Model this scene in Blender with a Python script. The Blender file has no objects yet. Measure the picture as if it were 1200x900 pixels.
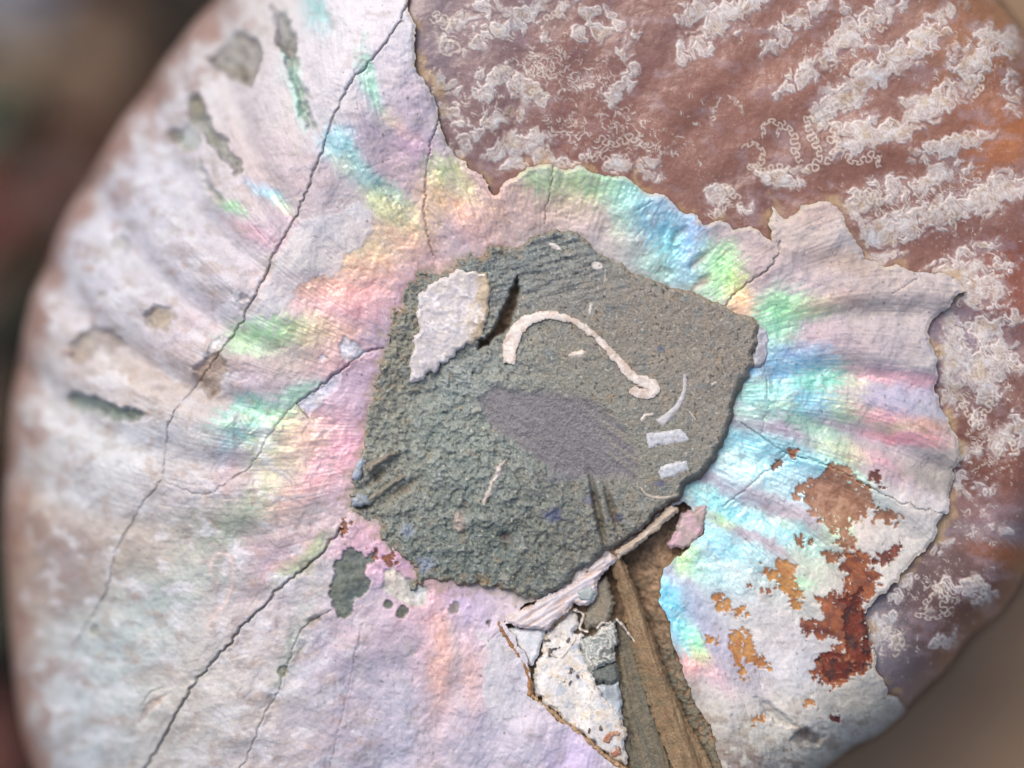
import bpy, math, random
import numpy as np

# ------------------------------------------------------------------ units
# 1 unit of the fossil's own drawing grid = 0.1 mm; x runs right, y runs up,
# z is up out of the fossil's flat flank.  Grid origin at its upper left.
S = 1e-4
DIST = 2000.0                      # camera height above the flank, in grid units
scene = bpy.context.scene
C = scene.collection

# ------------------------------------------------------------------ camera
cam = bpy.data.cameras.new('camera')
cam.sensor_width = 36.0
cam.lens = 36.0 * DIST / 1200.0
cam.clip_start = 0.01
cam.clip_end = 50.0
cam.dof.use_dof = True
cam.dof.focus_distance = (DIST + 8) * S
cam.dof.aperture_fstop = 3.7
camo = bpy.data.objects.new('camera', cam)
C.objects.link(camo)
camo.location = (0, 0, DIST * S)
scene.camera = camo

# ------------------------------------------------------------------ sky + sun
SUN_EL, SUN_AZ = math.radians(50), math.radians(-32)   # azimuth from +Y towards +X
w = bpy.data.worlds.new('World')
scene.world = w
w.use_nodes = True
nt = w.node_tree
bg = nt.nodes['Background']
sky = nt.nodes.new('ShaderNodeTexSky')
sky.sky_type = 'NISHITA'
sky.sun_disc = False
sky.sun_elevation = SUN_EL
sky.sun_rotation = SUN_AZ
sky.air_density = 1.0
sky.dust_density = 6.0
sky.ozone_density = 0.6
nt.links.new(sky.outputs[0], bg.inputs[0])
bg.inputs[1].default_value = 0.15
sun = bpy.data.lights.new('sun', 'SUN')
sun.energy = 1.0
sun.angle = math.radians(26)
sun.color = (1.0, 0.975, 0.945)
suno = bpy.data.objects.new('sun', sun)
C.objects.link(suno)
from mathutils import Vector
sd_ = Vector((math.sin(SUN_AZ) * math.cos(SUN_EL), math.cos(SUN_AZ) * math.cos(SUN_EL), math.sin(SUN_EL)))
suno.rotation_euler = sd_.to_track_quat('Z', 'Y').to_euler()
suno.location = sd_ * 2
vs = scene.view_settings
vs.view_transform = 'Standard'
vs.look = 'None'
vs.gamma = 1.0
vs.exposure = 0.12
vs.use_curve_mapping = False
scene.cycles.use_denoising = True
scene.cycles.max_bounces = 6

# ------------------------------------------------------------------ numeric helpers
F = np.float32
_rs = np.random.RandomState(7)
PERM = np.concatenate([_rs.permutation(256)] * 3).astype(np.int32)
ANG = _rs.rand(256) * 2 * np.pi
GX, GY = np.cos(ANG).astype(F), np.sin(ANG).astype(F)

def perlin(x, y, seed=0):
    x = np.asarray(x, F) + F(seed * 17.31); y = np.asarray(y, F) + F(seed * 9.77)
    xf = np.floor(x); yf = np.floor(y)
    xi = xf.astype(np.int32) & 255; yi = yf.astype(np.int32) & 255
    fx = x - xf; fy = y - yf
    ux = fx * fx * fx * (fx * (fx * 6 - 15) + 10); uy = fy * fy * fy * (fy * (fy * 6 - 15) + 10)
    a = PERM[xi]; b = PERM[(xi + 1) & 255]
    y1 = (yi + 1) & 255
    def g(h, dx, dy):
        return GX[h] * dx + GY[h] * dy
    n00 = g(PERM[a + yi], fx, fy); n10 = g(PERM[b + yi], fx - 1, fy)
    n01 = g(PERM[a + y1], fx, fy - 1); n11 = g(PERM[b + y1], fx - 1, fy - 1)
    p = n00 + ux * (n10 - n00); q = n01 + ux * (n11 - n01)
    return ((p + uy * (q - p)) * F(1.5)).astype(F)

def fbm(x, y, seed=0, octs=4, gain=0.5):
    r = 0; a = 1.0; f = 1.0
    for k in range(octs):
        r = r + F(a) * perlin(x * F(f), y * F(f), seed + k * 3); a *= gain; f *= 2.03
    return r

def sstep(a, b, x):
    t = np.clip((x - a) / (b - a), 0, 1)
    return (t * t * (3 - 2 * t)).astype(F)

def lin(c):
    c = np.array(c, F) / 255.0
    return np.where(c <= 0.04045, c / 12.92, ((c + 0.055) / 1.055) ** 2.4).astype(F)

# ------------------------------------------------------------------ the grid of the fossil's upper face
STEP = 1.2
def axis(lo, hi, a, b):
    mid = np.arange(lo, hi + STEP * .5, STEP)
    def grow(start, end, sgn):
        r = []; s = STEP; p = start
        while (end - p) * sgn > 0:
            s = min(s * 1.25, 14); p = p + s * sgn; r.append(p)
        return r
    return np.array(grow(lo, a, -1)[::-1] + list(mid) + grow(hi, b, 1))
XS = axis(-6, 1206, -30, 1310); YS = axis(-6, 906, -240, 1190)
U, V = np.meshgrid(XS.astype(F), YS.astype(F))
SH = U.shape

def window(x0, x1, y0, y1):
    i0 = max(np.searchsorted(XS, x0) - 1, 0); i1 = min(np.searchsorted(XS, x1) + 1, len(XS))
    j0 = max(np.searchsorted(YS, y0) - 1, 0); j1 = min(np.searchsorted(YS, y1) + 1, len(YS))
    return slice(j0, j1), slice(i0, i1)

def seg_dist(u, v, ax, ay, bx, by):
    dx, dy = bx - ax, by - ay
    L = dx * dx + dy * dy + 1e-9
    t = np.clip(((u - ax) * dx + (v - ay) * dy) / L, 0, 1)
    return np.hypot(u - (ax + t * dx), v - (ay + t * dy))

def line_dist(pts, margin, closed=False, out=None):
    d = np.full(SH, margin, F) if out is None else out
    P = list(pts) + ([pts[0]] if closed else [])
    for (ax, ay), (bx, by) in zip(P[:-1], P[1:]):
        w = window(min(ax, bx) - margin, max(ax, bx) + margin, min(ay, by) - margin, max(ay, by) + margin)
        if d[w].size:
            d[w] = np.minimum(d[w], seg_dist(U[w], V[w], ax, ay, bx, by))
    return d

def poly_sd(pts, margin=30):
    """signed distance to a closed outline, negative inside, clipped at margin"""
    d = line_dist(pts, margin, True)
    cr = np.zeros(SH, bool)
    P = list(pts) + [pts[0]]
    for (ax, ay), (bx, by) in zip(P[:-1], P[1:]):
        if ay == by: continue
        lo, hi = min(ay, by), max(ay, by)
        j0 = np.searchsorted(YS, lo, 'left'); j1 = np.searchsorted(YS, hi, 'left')
        for j in range(j0, j1):
            xc = ax + (YS[j] - ay) * (bx - ax) / (by - ay)
            cr[j, :np.searchsorted(XS, xc)] ^= True
    return np.where(cr, -d, d).astype(F)

def rough(pts, amp, step=5.0, closed=True, seed=1, beta=0.55):
    """break an outline up the way stone and shell break"""
    rr = random.Random(seed)
    P = [tuple(map(float, p)) for p in pts]
    if closed: P.append(P[0])
    out = []
    def sub(a, b, depth):
        L = math.hypot(b[0] - a[0], b[1] - a[1])
        if L < step or depth > 8:
            return [b]
        k = rr.uniform(.4, .6)
        nx, ny = -(b[1] - a[1]) / L, (b[0] - a[0]) / L
        o = rr.gauss(0, 1) * min(amp, L * .11)
        m = (a[0] + (b[0] - a[0]) * k + nx * o, a[1] + (b[1] - a[1]) * k + ny * o)
        return sub(a, m, depth + 1) + sub(m, b, depth + 1)
    out.append(P[0])
    for a, b in zip(P[:-1], P[1:]):
        out += sub(a, b, 0)
    if closed: out.pop()
    return out

def smooth_curve(pts, n=6):
    """Catmull-Rom through the points"""
    P = [pts[0]] + list(pts) + [pts[-1]]
    r = []
    for i in range(1, len(P) - 2):
        p0, p1, p2, p3 = [np.array(q, float) for q in P[i - 1:i + 3]]
        for k in range(n):
            t = k / n
            r.append(tuple(.5 * ((2 * p1) + (-p0 + p2) * t + (2 * p0 - 5 * p1 + 4 * p2 - p3) * t * t + (-p0 + 3 * p1 - 3 * p2 + p3) * t ** 3)))
    r.append(tuple(pts[-1]))
    return r

def ellipse(cx, cy, a, b, deg, n=20):
    t = math.radians(deg); c, s = math.cos(t), math.sin(t)
    return [(cx + a * math.cos(q) * c - b * math.sin(q) * s, cy + a * math.cos(q) * s + b * math.sin(q) * c)
            for q in [2 * math.pi * k / n for k in range(n)]]

def mixc(col, c, m):
    """blend colour c (3,) or (h,w,3) into col by mask m"""
    col += (c - col) * m[..., None]

# ------------------------------------------------------------------ materials
def base_mat(name):
    m = bpy.data.materials.new(name); m.use_nodes = True
    n = m.node_tree.nodes; l = m.node_tree.links
    return m, n, l, n['Principled BSDF']

def attr(n, name):
    a = n.new('ShaderNodeAttribute'); a.attribute_name = name; return a

def add_bump(n, l, b, layers, strength, dist):
    """layers: (scale, detail, weight, stretch xyz, distortion)"""
    tc = n.new('ShaderNodeTexCoord'); prev = None
    for sc, det, wt, st, dist_ in layers:
        mp = n.new('ShaderNodeMapping'); mp.inputs['Scale'].default_value = st
        l.new(tc.outputs['Object'], mp.inputs['Vector'])
        t = n.new('ShaderNodeTexNoise'); t.inputs['Scale'].default_value = sc
        t.inputs['Detail'].default_value = det; t.inputs['Distortion'].default_value = dist_
        l.new(mp.outputs[0], t.inputs['Vector'])
        k = n.new('ShaderNodeMath'); k.operation = 'MULTIPLY'; k.inputs[1].default_value = wt
        l.new(t.outputs['Fac'], k.inputs[0])
        if prev is None: prev = k
        else:
            s = n.new('ShaderNodeMath'); s.operation = 'ADD'
            l.new(prev.outputs[0], s.inputs[0]); l.new(k.outputs[0], s.inputs[1]); prev = s
    bp = n.new('ShaderNodeBump'); bp.inputs['Strength'].default_value = strength
    bp.inputs['Distance'].default_value = dist
    l.new(prev.outputs[0], bp.inputs['Height']); l.new(bp.outputs[0], b.inputs['Normal'])
    return tc

def grain(n, l, src, scale, lo, hi, detail=4):
    """multiply a colour socket with a fine mineral grain"""
    tc = n.new('ShaderNodeTexCoord')
    t = n.new('ShaderNodeTexNoise'); t.inputs['Scale'].default_value = scale; t.inputs['Detail'].default_value = detail
    l.new(tc.outputs['Object'], t.inputs['Vector'])
    r = n.new('ShaderNodeMapRange'); r.inputs[1].default_value = .25; r.inputs[2].default_value = .75
    r.inputs[3].default_value = lo; r.inputs[4].default_value = hi
    l.new(t.outputs['Fac'], r.inputs[0])
    mx = n.new('ShaderNodeVectorMath'); mx.operation = 'SCALE'
    l.new(src, mx.inputs[0]); l.new(r.outputs[0], mx.inputs['Scale'])
    return mx.outputs[0]

def nacre_material():
    m, n, l, b = base_mat('nacre')
    col = attr(n, 'tint'); fl = attr(n, 'film'); ro = attr(n, 'gloss')
    l.new(grain(n, l, col.outputs['Color'], 5200, .86, 1.12), b.inputs['Base Color'])
    k = n.new('ShaderNodeMath'); k.operation = 'MULTIPLY'; k.inputs[1].default_value = .42
    l.new(fl.outputs['Fac'], k.inputs[0]); l.new(k.outputs[0], b.inputs['Metallic'])
    l.new(ro.outputs['Fac'], b.inputs['Roughness'])
    b.inputs['Specular IOR Level'].default_value = .3
    th = n.new('ShaderNodeMapRange'); th.inputs[3].default_value = 280; th.inputs[4].default_value = 620
    l.new(fl.outputs['Fac'], th.inputs[0]); l.new(th.outputs[0], b.inputs['Thin Film Thickness'])
    b.inputs['Thin Film IOR'].default_value = 1.45
    add_bump(n, l, b, [(2300, 6, 1.0, (1, 1, 1), .2), (1100, 4, .3, (.6, 1.3, 1), .4), (7000, 3, .5, (1, 1, 1), 0)], .28, .00012)
    return m

def core_material():
    m, n, l, b = base_mat('brown_calcite')
    col = attr(n, 'tint'); ro = attr(n, 'gloss')
    l.new(grain(n, l, col.outputs['Color'], 4500, .85, 1.13), b.inputs['Base Color'])
    l.new(ro.outputs['Fac'], b.inputs['Roughness'])
    b.inputs['Coat Weight'].default_value = .12; b.inputs['Coat Roughness'].default_value = .25
    add_bump(n, l, b, [(1600, 6, 1.0, (1, 1, 1), .2), (5000, 3, .4, (1, 1, 1), 0)], .35, .00018)
    return m

def stone_material():
    m, n, l, b = base_mat('grey_matrix')
    col = attr(n, 'tint'); ro = attr(n, 'gloss')
    l.new(grain(n, l, col.outputs['Color'], 3800, .72, 1.3, 6), b.inputs['Base Color'])
    l.new(ro.outputs['Fac'], b.inputs['Roughness'])
    b.inputs['Specular IOR Level'].default_value = .35
    add_bump(n, l, b, [(1500, 7, 1.0, (1, 1, 1), .5), (4200, 4, .6, (1, 1, 1), 0)], .7, .00035)
    return m

M_NACRE, M_CORE, M_STONE = nacre_material(), core_material(), stone_material()

def plain(name, rgb, rough_=.8, var=.25, scale=200, bump=.3, bdist=.0005):
    m, n, l, b = base_mat(name)
    c = n.new('ShaderNodeRGB'); v = lin(rgb); c.outputs[0].default_value = (v[0], v[1], v[2], 1)
    l.new(grain(n, l, c.outputs[0], scale, 1 - var, 1 + var), b.inputs['Base Color'])
    b.inputs['Roughness'].default_value = rough_
    add_bump(n, l, b, [(scale, 6, 1, (1, 1, 1), 0)], bump, bdist)
    return m

# ------------------------------------------------------------------ objects
def thing(name, label, cat, loc=(0, 0, 0), group=None):
    o = bpy.data.objects.new(name, None); C.objects.link(o)
    o.location = loc; o['label'] = label; o['category'] = cat
    o.empty_display_size = .01
    if group: o['group'] = group
    return o

def link_mesh(name, me, mat, parent):
    o = bpy.data.objects.new(name, me); C.objects.link(o)
    if mat: me.materials.append(mat)
    o.parent = parent
    return o

GRAD_X = np.gradient(XS).astype(F); GRAD_Y = np.gradient(YS).astype(F)

def sheet(name, sd, H, col, film, gloss, mat, parent, skirt=12.0, cellmask=None, skirt_tint=None, label=None):
    """one solid piece of the fossil's face: every grid cell inside sd, its edge pulled onto the outline,
    its broken side going down by `skirt`"""
    jj, ii = np.where(sd < 2)
    if len(jj) == 0: return None
    js = slice(max(jj.min() - 2, 0), jj.max() + 3); is_ = slice(max(ii.min() - 2, 0), ii.max() + 3)
    s = sd[js, is_]; u = U[js, is_].astype(np.float64); v = V[js, is_].astype(np.float64)
    xs = XS[is_]; ys = YS[js]
    if s.shape[0] < 3 or s.shape[1] < 3: return None
    gy, gx = np.gradient(s.astype(np.float64), ys, xs)
    cell = np.minimum(np.gradient(xs)[None, :], np.gradient(ys)[:, None])
    near = (np.abs(s) < .75 * cell)
    g2 = np.maximum(gx * gx + gy * gy, .25)
    u = np.where(near, u - s * gx / g2, u); v = np.where(near, v - s * gy / g2, v)
    inside = s < .75 * cell
    q = inside[:-1, :-1] & inside[1:, :-1] & inside[:-1, 1:] & inside[1:, 1:]
    q &= ~((near[:-1, :-1] & near[1:, :-1] & near[:-1, 1:] & near[1:, 1:]) & (s[:-1, :-1] + s[1:, 1:] > 0))
    if cellmask is not None:
        q &= cellmask[js, is_][:-1, :-1]
    if not q.any(): return None
    h, wd = s.shape
    idx = np.arange(h * wd).reshape(h, wd)
    a = idx[:-1, :-1][q]; b_ = idx[:-1, 1:][q]; c_ = idx[1:, 1:][q]; d_ = idx[1:, :-1][q]
    faces = np.stack([a, d_, c_, b_], 1)                      # counter-clockwise seen from above (y is flipped)
    used = np.zeros(h * wd, bool); used[faces.ravel()] = True
    remap = np.cumsum(used) - 1
    Hh = H[js, is_]; zb = ZB[js, is_]
    k = (1 - zb / DIST)
    x = (u - 600) * k * S; y = (450 - v) * k * S; z = Hh * S
    co = np.stack([x, y, z], 2).reshape(-1, 3)[used]
    tint = col[js, is_].reshape(-1, 3)[used]
    fm = film[js, is_].ravel()[used] if film is not None else np.zeros(len(co), F)
    gl = gloss[js, is_].ravel()[used] if isinstance(gloss, np.ndarray) else np.full(len(co), gloss, F)
    faces = remap[faces]
    nv = len(co); flat = 0
    if skirt:
        e = np.concatenate([faces[:, [0, 1]], faces[:, [1, 2]], faces[:, [2, 3]], faces[:, [3, 0]]])
        key = e[:, 0].astype(np.int64) * nv + e[:, 1]; rev = e[:, 1].astype(np.int64) * nv + e[:, 0]
        be = e[~np.isin(key, rev)]
        bv = np.unique(be)
        if cellmask is not None:                              # inner seams between pieces carry no side wall
            sflat = np.abs(s).ravel()[used]; cl = cell.ravel()[used]
            ok = (sflat[be[:, 0]] < cl[be[:, 0]]) & (sflat[be[:, 1]] < cl[be[:, 1]])
            be = be[ok]; bv = np.unique(be)
        if len(bv):
            m1 = np.full(nv, -1); m1[bv] = nv + np.arange(len(bv))
            top = co[bv]; bot = top.copy(); bot[:, 2] -= skirt * S
            co = np.concatenate([co, top, bot])
            st = tint[bv] * .9 if skirt_tint is None else np.repeat(skirt_tint[None], len(bv), 0)
            tint = np.concatenate([tint, st, st]); z0 = np.zeros(len(bv), F)
            fm = np.concatenate([fm, z0, z0]); gl = np.concatenate([gl, z0 + .7, z0 + .7])
            t0 = m1[be[:, 0]]; t1 = m1[be[:, 1]]; L = len(bv)
            sk = np.stack([t1, t0, t0 + L, t1 + L], 1)
            flat = len(sk); faces = np.concatenate([faces, sk])
    me = bpy.data.meshes.new(name)
    me.vertices.add(len(co)); me.vertices.foreach_set('co', co.astype(F).ravel())
    nf = len(faces)
    me.loops.add(nf * 4); me.loops.foreach_set('vertex_index', faces.astype(np.int32).ravel())
    me.polygons.add(nf); me.polygons.foreach_set('loop_start', np.arange(0, nf * 4, 4, dtype=np.int32))
    me.update(calc_edges=True)
    me.polygons.foreach_set('use_smooth', np.ones(nf, bool))
    ca = me.color_attributes.new('tint', 'FLOAT_COLOR', 'POINT')
    ca.data.foreach_set('color', np.concatenate([tint, np.ones((len(tint), 1), F)], 1).astype(F).ravel())
    for nm, arr in (('film', fm), ('gloss', gl)):
        at = me.attributes.new(nm, 'FLOAT', 'POINT'); at.data.foreach_set('value', arr.astype(F))
    o = link_mesh(name, me, mat, parent)
    if label: o['label'] = label
    return o

# ================================================================== FOSSIL: outlines
OUTLINE = [(250, 0), (180, 90), (120, 180), (70, 270), (30, 380), (12, 500), (5, 620), (11, 720), (20, 820), (40, 900), (90, 1010), (190, 1090),
           (360, 1150), (560, 1160), (720, 1110), (850, 1010), (925, 930), (985, 886), (1025, 862), (1062, 832), (1110, 785), (1135, 752), (1170, 722),
           (1200, 680), (1240, 600), (1275, 480), (1280, 330), (1262, 190), (1222, 80), (1172, 0), (1080, -90), (920, -170), (720, -205),
           (520, -180), (360, -95)]
OUTLINE = smooth_curve(OUTLINE + [OUTLINE[0]], 4)[:-1]
NACRE = [(470, -300), (474, -60), (478, 0), (485, 50), (500, 100), (514, 140), (530, 175), (548, 196), (565, 204), (573, 216), (580, 229), (588, 218), (600, 209), (618, 196), (632, 193),
         (650, 195), (690, 200), (725, 207), (752, 222), (768, 226), (795, 245), (830, 263), (845, 257), (862, 269), (885, 268), (904, 283), (900, 262), (905, 241),
         (914, 252), (930, 252), (948, 240), (970, 236), (984, 248), (990, 265), (1004, 285), (1020, 305), (1038, 313), (1055, 311), (1075, 319), (1110, 321),
         (1125, 330), (1133, 343), (1112, 362), (1087, 389), (1095, 412), (1100, 440), (1101, 462), (1112, 490), (1122, 512), (1124, 530), (1118, 570), (1110, 603),
         (1092, 636), (1060, 668), (1030, 697), (1017, 714), (1014, 722), (1018, 750), (1026, 785), (1040, 815), (1062, 832), (1150, 900), (1100, 1300), (-200, 1300), (-200, -300)]
MATRIX = [(472, 345), (492, 318), (540, 300), (575, 290), (620, 278), (665, 270), (676, 272), (690, 285), (710, 302), (738, 321), (780, 335), (815, 345), (840, 354), (866, 368), (884, 374),
          (886, 395), (882, 428), (875, 434), (873, 460), (862, 498), (845, 532), (822, 566), (800, 590), (770, 612), (736, 640), (712, 652), (690, 670), (655, 690), (630, 705),
          (610, 697), (575, 688), (540, 684), (512, 683), (486, 692), (484, 665), (470, 648), (440, 618), (417, 606), (410, 580), (412, 552), (424, 525), (432, 492), (438, 458), (446, 425), (458, 385)]
APERT = [(590, 730), (610, 712), (632, 703), (660, 690), (700, 660), (735, 640), (770, 612), (800, 588), (812, 600), (826, 605), (822, 628), (800, 648), (780, 665), (775, 690), (772, 705), (785, 735), (800, 785),
         (815, 825), (838, 870), (860, 930), (900, 1060), (800, 1090), (760, 960), (737, 905), (712, 890), (685, 866), (660, 848), (640, 832), (621, 815), (622, 790), (610, 760)]

sd_out = poly_sd(OUTLINE, 260)
sd_nac0 = poly_sd(rough(NACRE, 3.0, 4.0, True, 5), 70)
sd_mat = poly_sd(rough(MATRIX, 3.0, 4.0, True, 9), 60)
sd_mat0 = sd_mat
sd_ap = poly_sd(rough(APERT, 1.5, 4.0, True, 4), 40)

# ------------------------------------------------------------------ large form
Wr = 66 + 270 * sstep(720, 180, U)
n_tmp = fbm(U / 12, V / 12, 21, 3); n_tmp2 = fbm(U / 40, V / 40, 12, 3)
sd_mat = (sd_mat0 + sstep(640, 540, U) * (n_tmp * 4.0 + n_tmp2 * 3.5 - 4.0 * sstep(520, 460, U))).astype(F)
t_ = np.clip(-sd_out / Wr, 0, 1)
ZRIM = 260.0
ZB = -ZRIM * (.42 + .58 * sstep(760, 240, U)) * (1 - np.sqrt(np.clip(1 - (1 - t_) ** 2, 0, 1)))
DX, DY = U - 655, 478 - V
R = np.hypot(DX, DY); TH = np.arctan2(DY, DX)
ZB = (ZB - 42 * np.exp(-(R / 250) ** 2) - 10 * sstep(400, 120, U)).astype(F)
leant = .10 + .28 * np.clip((R - 300) / 300, 0, 1.2)
PH = 31 * (TH + leant * np.log(np.maximum(R, 60) / 300)) + .8
n_big = fbm(U / 170, V / 170, 3, 3)
n_mid = fbm(U / 46, V / 46, 11, 4)
n_fin = fbm(U / 12, V / 12, 21, 3)
n_pix = fbm(U / 4.2, V / 4.2, 31, 2)
# growth streaks along the ribs
RIBU = PH * 3.0
n_str = fbm(RIBU * 1.6, R / 55, 41, 3)
n_hair = fbm(RIBU * 6.0, R / 40, 51, 3)
ribs = np.sin(PH + .5 * n_big) + .25 * np.sin(2 * PH + 1)
rib_amp = sstep(210, 420, R) * (2.4 + 3.4 * sstep(820, 1000, U) * sstep(300, 360, V) + 7.0 * sstep(400, 220, U) * sstep(640, 420, V)) * (1 - .6 * sstep(560, 680, V) * sstep(620, 400, U))
H0 = ZB + ribs * rib_amp + n_big * 5 * sstep(0, 60, -sd_out)

# ------------------------------------------------------------------ nacre relief
Hn = H0 + n_mid * 1.3 + n_str * .4 * (1 - .6 * sstep(560, 680, V) * sstep(640, 520, U)) + n_hair * .16 * sstep(700, 450, U) * (1 - .75 * sstep(560, 680, V) * sstep(640, 520, U)) + n_fin * .3 + n_pix * .2
# flaking lamellae: low terraces
ter = n_mid * 1.1 + n_big * .8
tf = ter * 2.2 - np.floor(ter * 2.2)
Hn += (np.floor(ter * 2.2) + sstep(.0, .12, tf)) * .55
CRACKS = [  # points, half width, depth, dirt
    ([(500, -60), (478, 5), (455, 45), (430, 75), (405, 105), (385, 150), (370, 195), (352, 240), (330, 282), (310, 325), (287, 370), (262, 405)], 1.9, 9, .8),
    ([(262, 405), (240, 437), (218, 465), (200, 495), (193, 530), (190, 562), (168, 590), (150, 620), (135, 650), (126, 690), (108, 722), (84, 760)], 1.6, 6, .55),
    ([(402, 620), (370, 655), (330, 690), (290, 730), (255, 770), (230, 800), (205, 840), (185, 875), (165, 910), (140, 960)], 2.4, 12, .8),
    ([(514, 140), (503, 172), (500, 200), (497, 240), (500, 270), (508, 300)], 1.6, 7, .75),
    ([(450, 408), (430, 412), (405, 430), (375, 452), (347, 473)], 2.0, 9, .85),
    ([(347, 473), (335, 485), (315, 510), (295, 545), (275, 558), (240, 580), (190, 562)], 1.3, 4, .5),
    ([(347, 473), (354, 482), (362, 491)], 1.6, 6, .7),
    ([(648, 195), (645, 225), (640, 245), (638, 262)], 1.3, 5, .6),
    ([(914, 283), (906, 310), (880, 330), (858, 346), (850, 360)], 1.5, 7, .75),
    ([(868, 495), (890, 510), (920, 530), (970, 545), (1010, 566), (1060, 590), (1112, 606)], 1.4, 5, .65),
    ([(895, 425), (900, 470), (892, 510)], 1.0, 3, .35),
    ([(930, 525), (908, 545), (880, 568), (848, 594)], 1.2, 4, .5),
    ([(282, 905), (297, 868), (310, 838), (330, 800), (352, 740), (388, 715)], 1.4, 5, .55),
    ([(388, 900), (398, 850), (410, 800), (425, 730)], 1.0, 3, .35),
    ([(790, 248), (783, 290), (780, 320)], .9, 2, .3),
    ([(745, 248), (765, 236)], .9, 3, .4), ([(760, 262), (745, 278)], .9, 2, .3),
    ([(890, 690), (880, 640)], .8, 2, .2),
    ([(480, 268), (470, 240), (440, 222)], .9, 2, .3),
    ([(1045, 345), (1062, 334), (1076, 326)], 1.1, 4, .4),
    ([(590, 735), (575, 750), (562, 765)], 1.0, 3, .5),
    ([(165, 830), (175, 812), (192, 806)], 1.2, 5, .5),
]
dirt = np.zeros(SH, F)
for k, (pts, hw, dep, dk) in enumerate(CRACKS):
    d = line_dist(rough(smooth_curve(pts, 3), 1.2, 4.0, False, 60 + k), 16)
    wv = .44 * hw * (1 + .6 * np.clip(n_fin, -1, 1))
    Hn -= .6 * dep * np.exp(-(d / wv) ** 2)
    Hn += 1.0 * np.exp(-((d - 5) / 4) ** 2) * np.clip(n_mid, -1, 1)
    dirt = np.maximum(dirt, .8 * dk * np.clip(.8 + .5 * n_mid, .2, 1) * np.exp(-(d / (wv * .95)) ** 2))
PITS = [  # outline, depth, fill colour, fill amount
    ([(243, 68), (262, 50), (285, 36), (302, 46), (308, 72), (292, 102), (266, 92)], 13, (132, 124, 112), .9),
    ([(318, 6), (336, 18), (347, 40), (346, 62), (336, 74), (326, 52)], 14, (118, 108, 108), .85),
    ([(338, 74), (346, 62), (352, 95), (360, 130), (368, 148), (360, 150), (350, 128)], 8, (135, 150, 135), .6),
    ([(220, 118), (236, 112), (250, 140), (268, 172), (286, 200), (276, 204), (256, 180), (238, 160), (222, 140)], 13, (128, 130, 118), .85),
    (ellipse(204, 158, 10, 9, 0), 10, (125, 118, 108), .85), (ellipse(222, 162, 14, 16, 0), 7, (150, 162, 148), .6),
    ([(232, 182), (238, 196), (252, 224), (262, 236), (256, 238), (240, 218)], 6, (140, 150, 140), .6),
    ([(80, 418), (92, 392), (108, 380), (122, 384), (140, 398), (150, 406), (130, 408), (112, 402), (104, 422), (88, 426)], 9, (150, 134, 122), .75),
    ([(74, 468), (90, 458), (120, 470), (150, 476), (170, 486), (164, 494), (140, 494), (110, 484), (86, 480)], 13, (124, 136, 126), .9),
    ([(170, 372), (182, 356), (200, 360), (208, 374), (194, 388), (178, 386)], 8, (158, 142, 124), .8),
    ([(226, 432), (242, 416), (258, 412), (266, 428), (258, 456), (246, 470), (234, 456)], 7, (158, 136, 122), .8),
    (ellipse(140, 284, 12, 9, 20), 6, (160, 150, 138), .7), (ellipse(120, 346, 6, 6, 20), 4, (170, 165, 155), .7),
    ([(192, 690), (216, 682), (232, 690), (212, 700)], 0, (205, 200, 205), .4),
    ([(108, 730), (118, 738), (114, 746), (106, 742)], 5, (150, 148, 130), .7),
    ([(390, 664), (403, 646), (416, 642), (428, 652), (440, 646), (436, 660), (426, 668), (432, 692), (420, 700), (412, 722), (396, 724), (388, 700)], 3, (98, 104, 98), .96),
    (ellipse(456, 709, 6, 5, 20), 3, (92, 96, 92), .95), (ellipse(472, 717, 6, 7, 40), 3, (92, 96, 92), .95),
    (ellipse(533, 713, 6, 8, 20), 2, (120, 122, 112), .8), (ellipse(573, 731, 3, 3, 0), 3, (80, 72, 62), .9),
    (ellipse(366, 727, 10, 4, -20), 4, (120, 112, 100), .8), (ellipse(354, 760, 4, 9, 40), 4, (120, 116, 104), .7), (ellipse(330, 788, 5, 7, 0), 3, (135, 132, 112), .8),
    (ellipse(318, 820, 3, 5, 0), 3, (120, 116, 104), .7), (ellipse(484, 765, 6, 5, 0), 1, (150, 148, 132), .6),
    ([(282, 352), (274, 340), (276, 360), (296, 352), (286, 346)], 4, (172, 162, 162), .6),
    (ellipse(820, 305, 15, 6, -40), 4, (170, 160, 135), .6), (ellipse(796, 275, 12, 5, -50), 4, (185, 165, 135), .7), (ellipse(822, 332, 16, 5, -40), 3, (190, 172, 160), .6),
    ([(884, 818), (896, 822), (918, 836), (932, 850), (922, 852), (900, 842)], 7, (150, 146, 140), .4),
    ([(930, 858), (948, 852), (966, 862), (960, 876), (940, 874), (926, 868)], 6, (95, 62, 48), .9),
    (ellipse(360, 665, 9, 10, 0), 2, (150, 150, 130), .5),
]
pitc = []
for k, (pts, dep, c, amt) in enumerate(PITS):
    p = poly_sd(rough(pts, 2.0, 3.5, True, 130 + k), 16)
    m = sstep(3, -5, p + n_fin * 2.5) if dep > 3 or amt < .75 else sstep(1.2, -1.0, p + n_fin * 2.2 + n_pix)
    Hn -= dep * m * (1 + .35 * n_fin + .2 * n_mid); pitc.append((m * amt * (np.clip(.85 + .35 * n_mid, 0, 1) if amt < .95 else 1), c))
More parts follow.
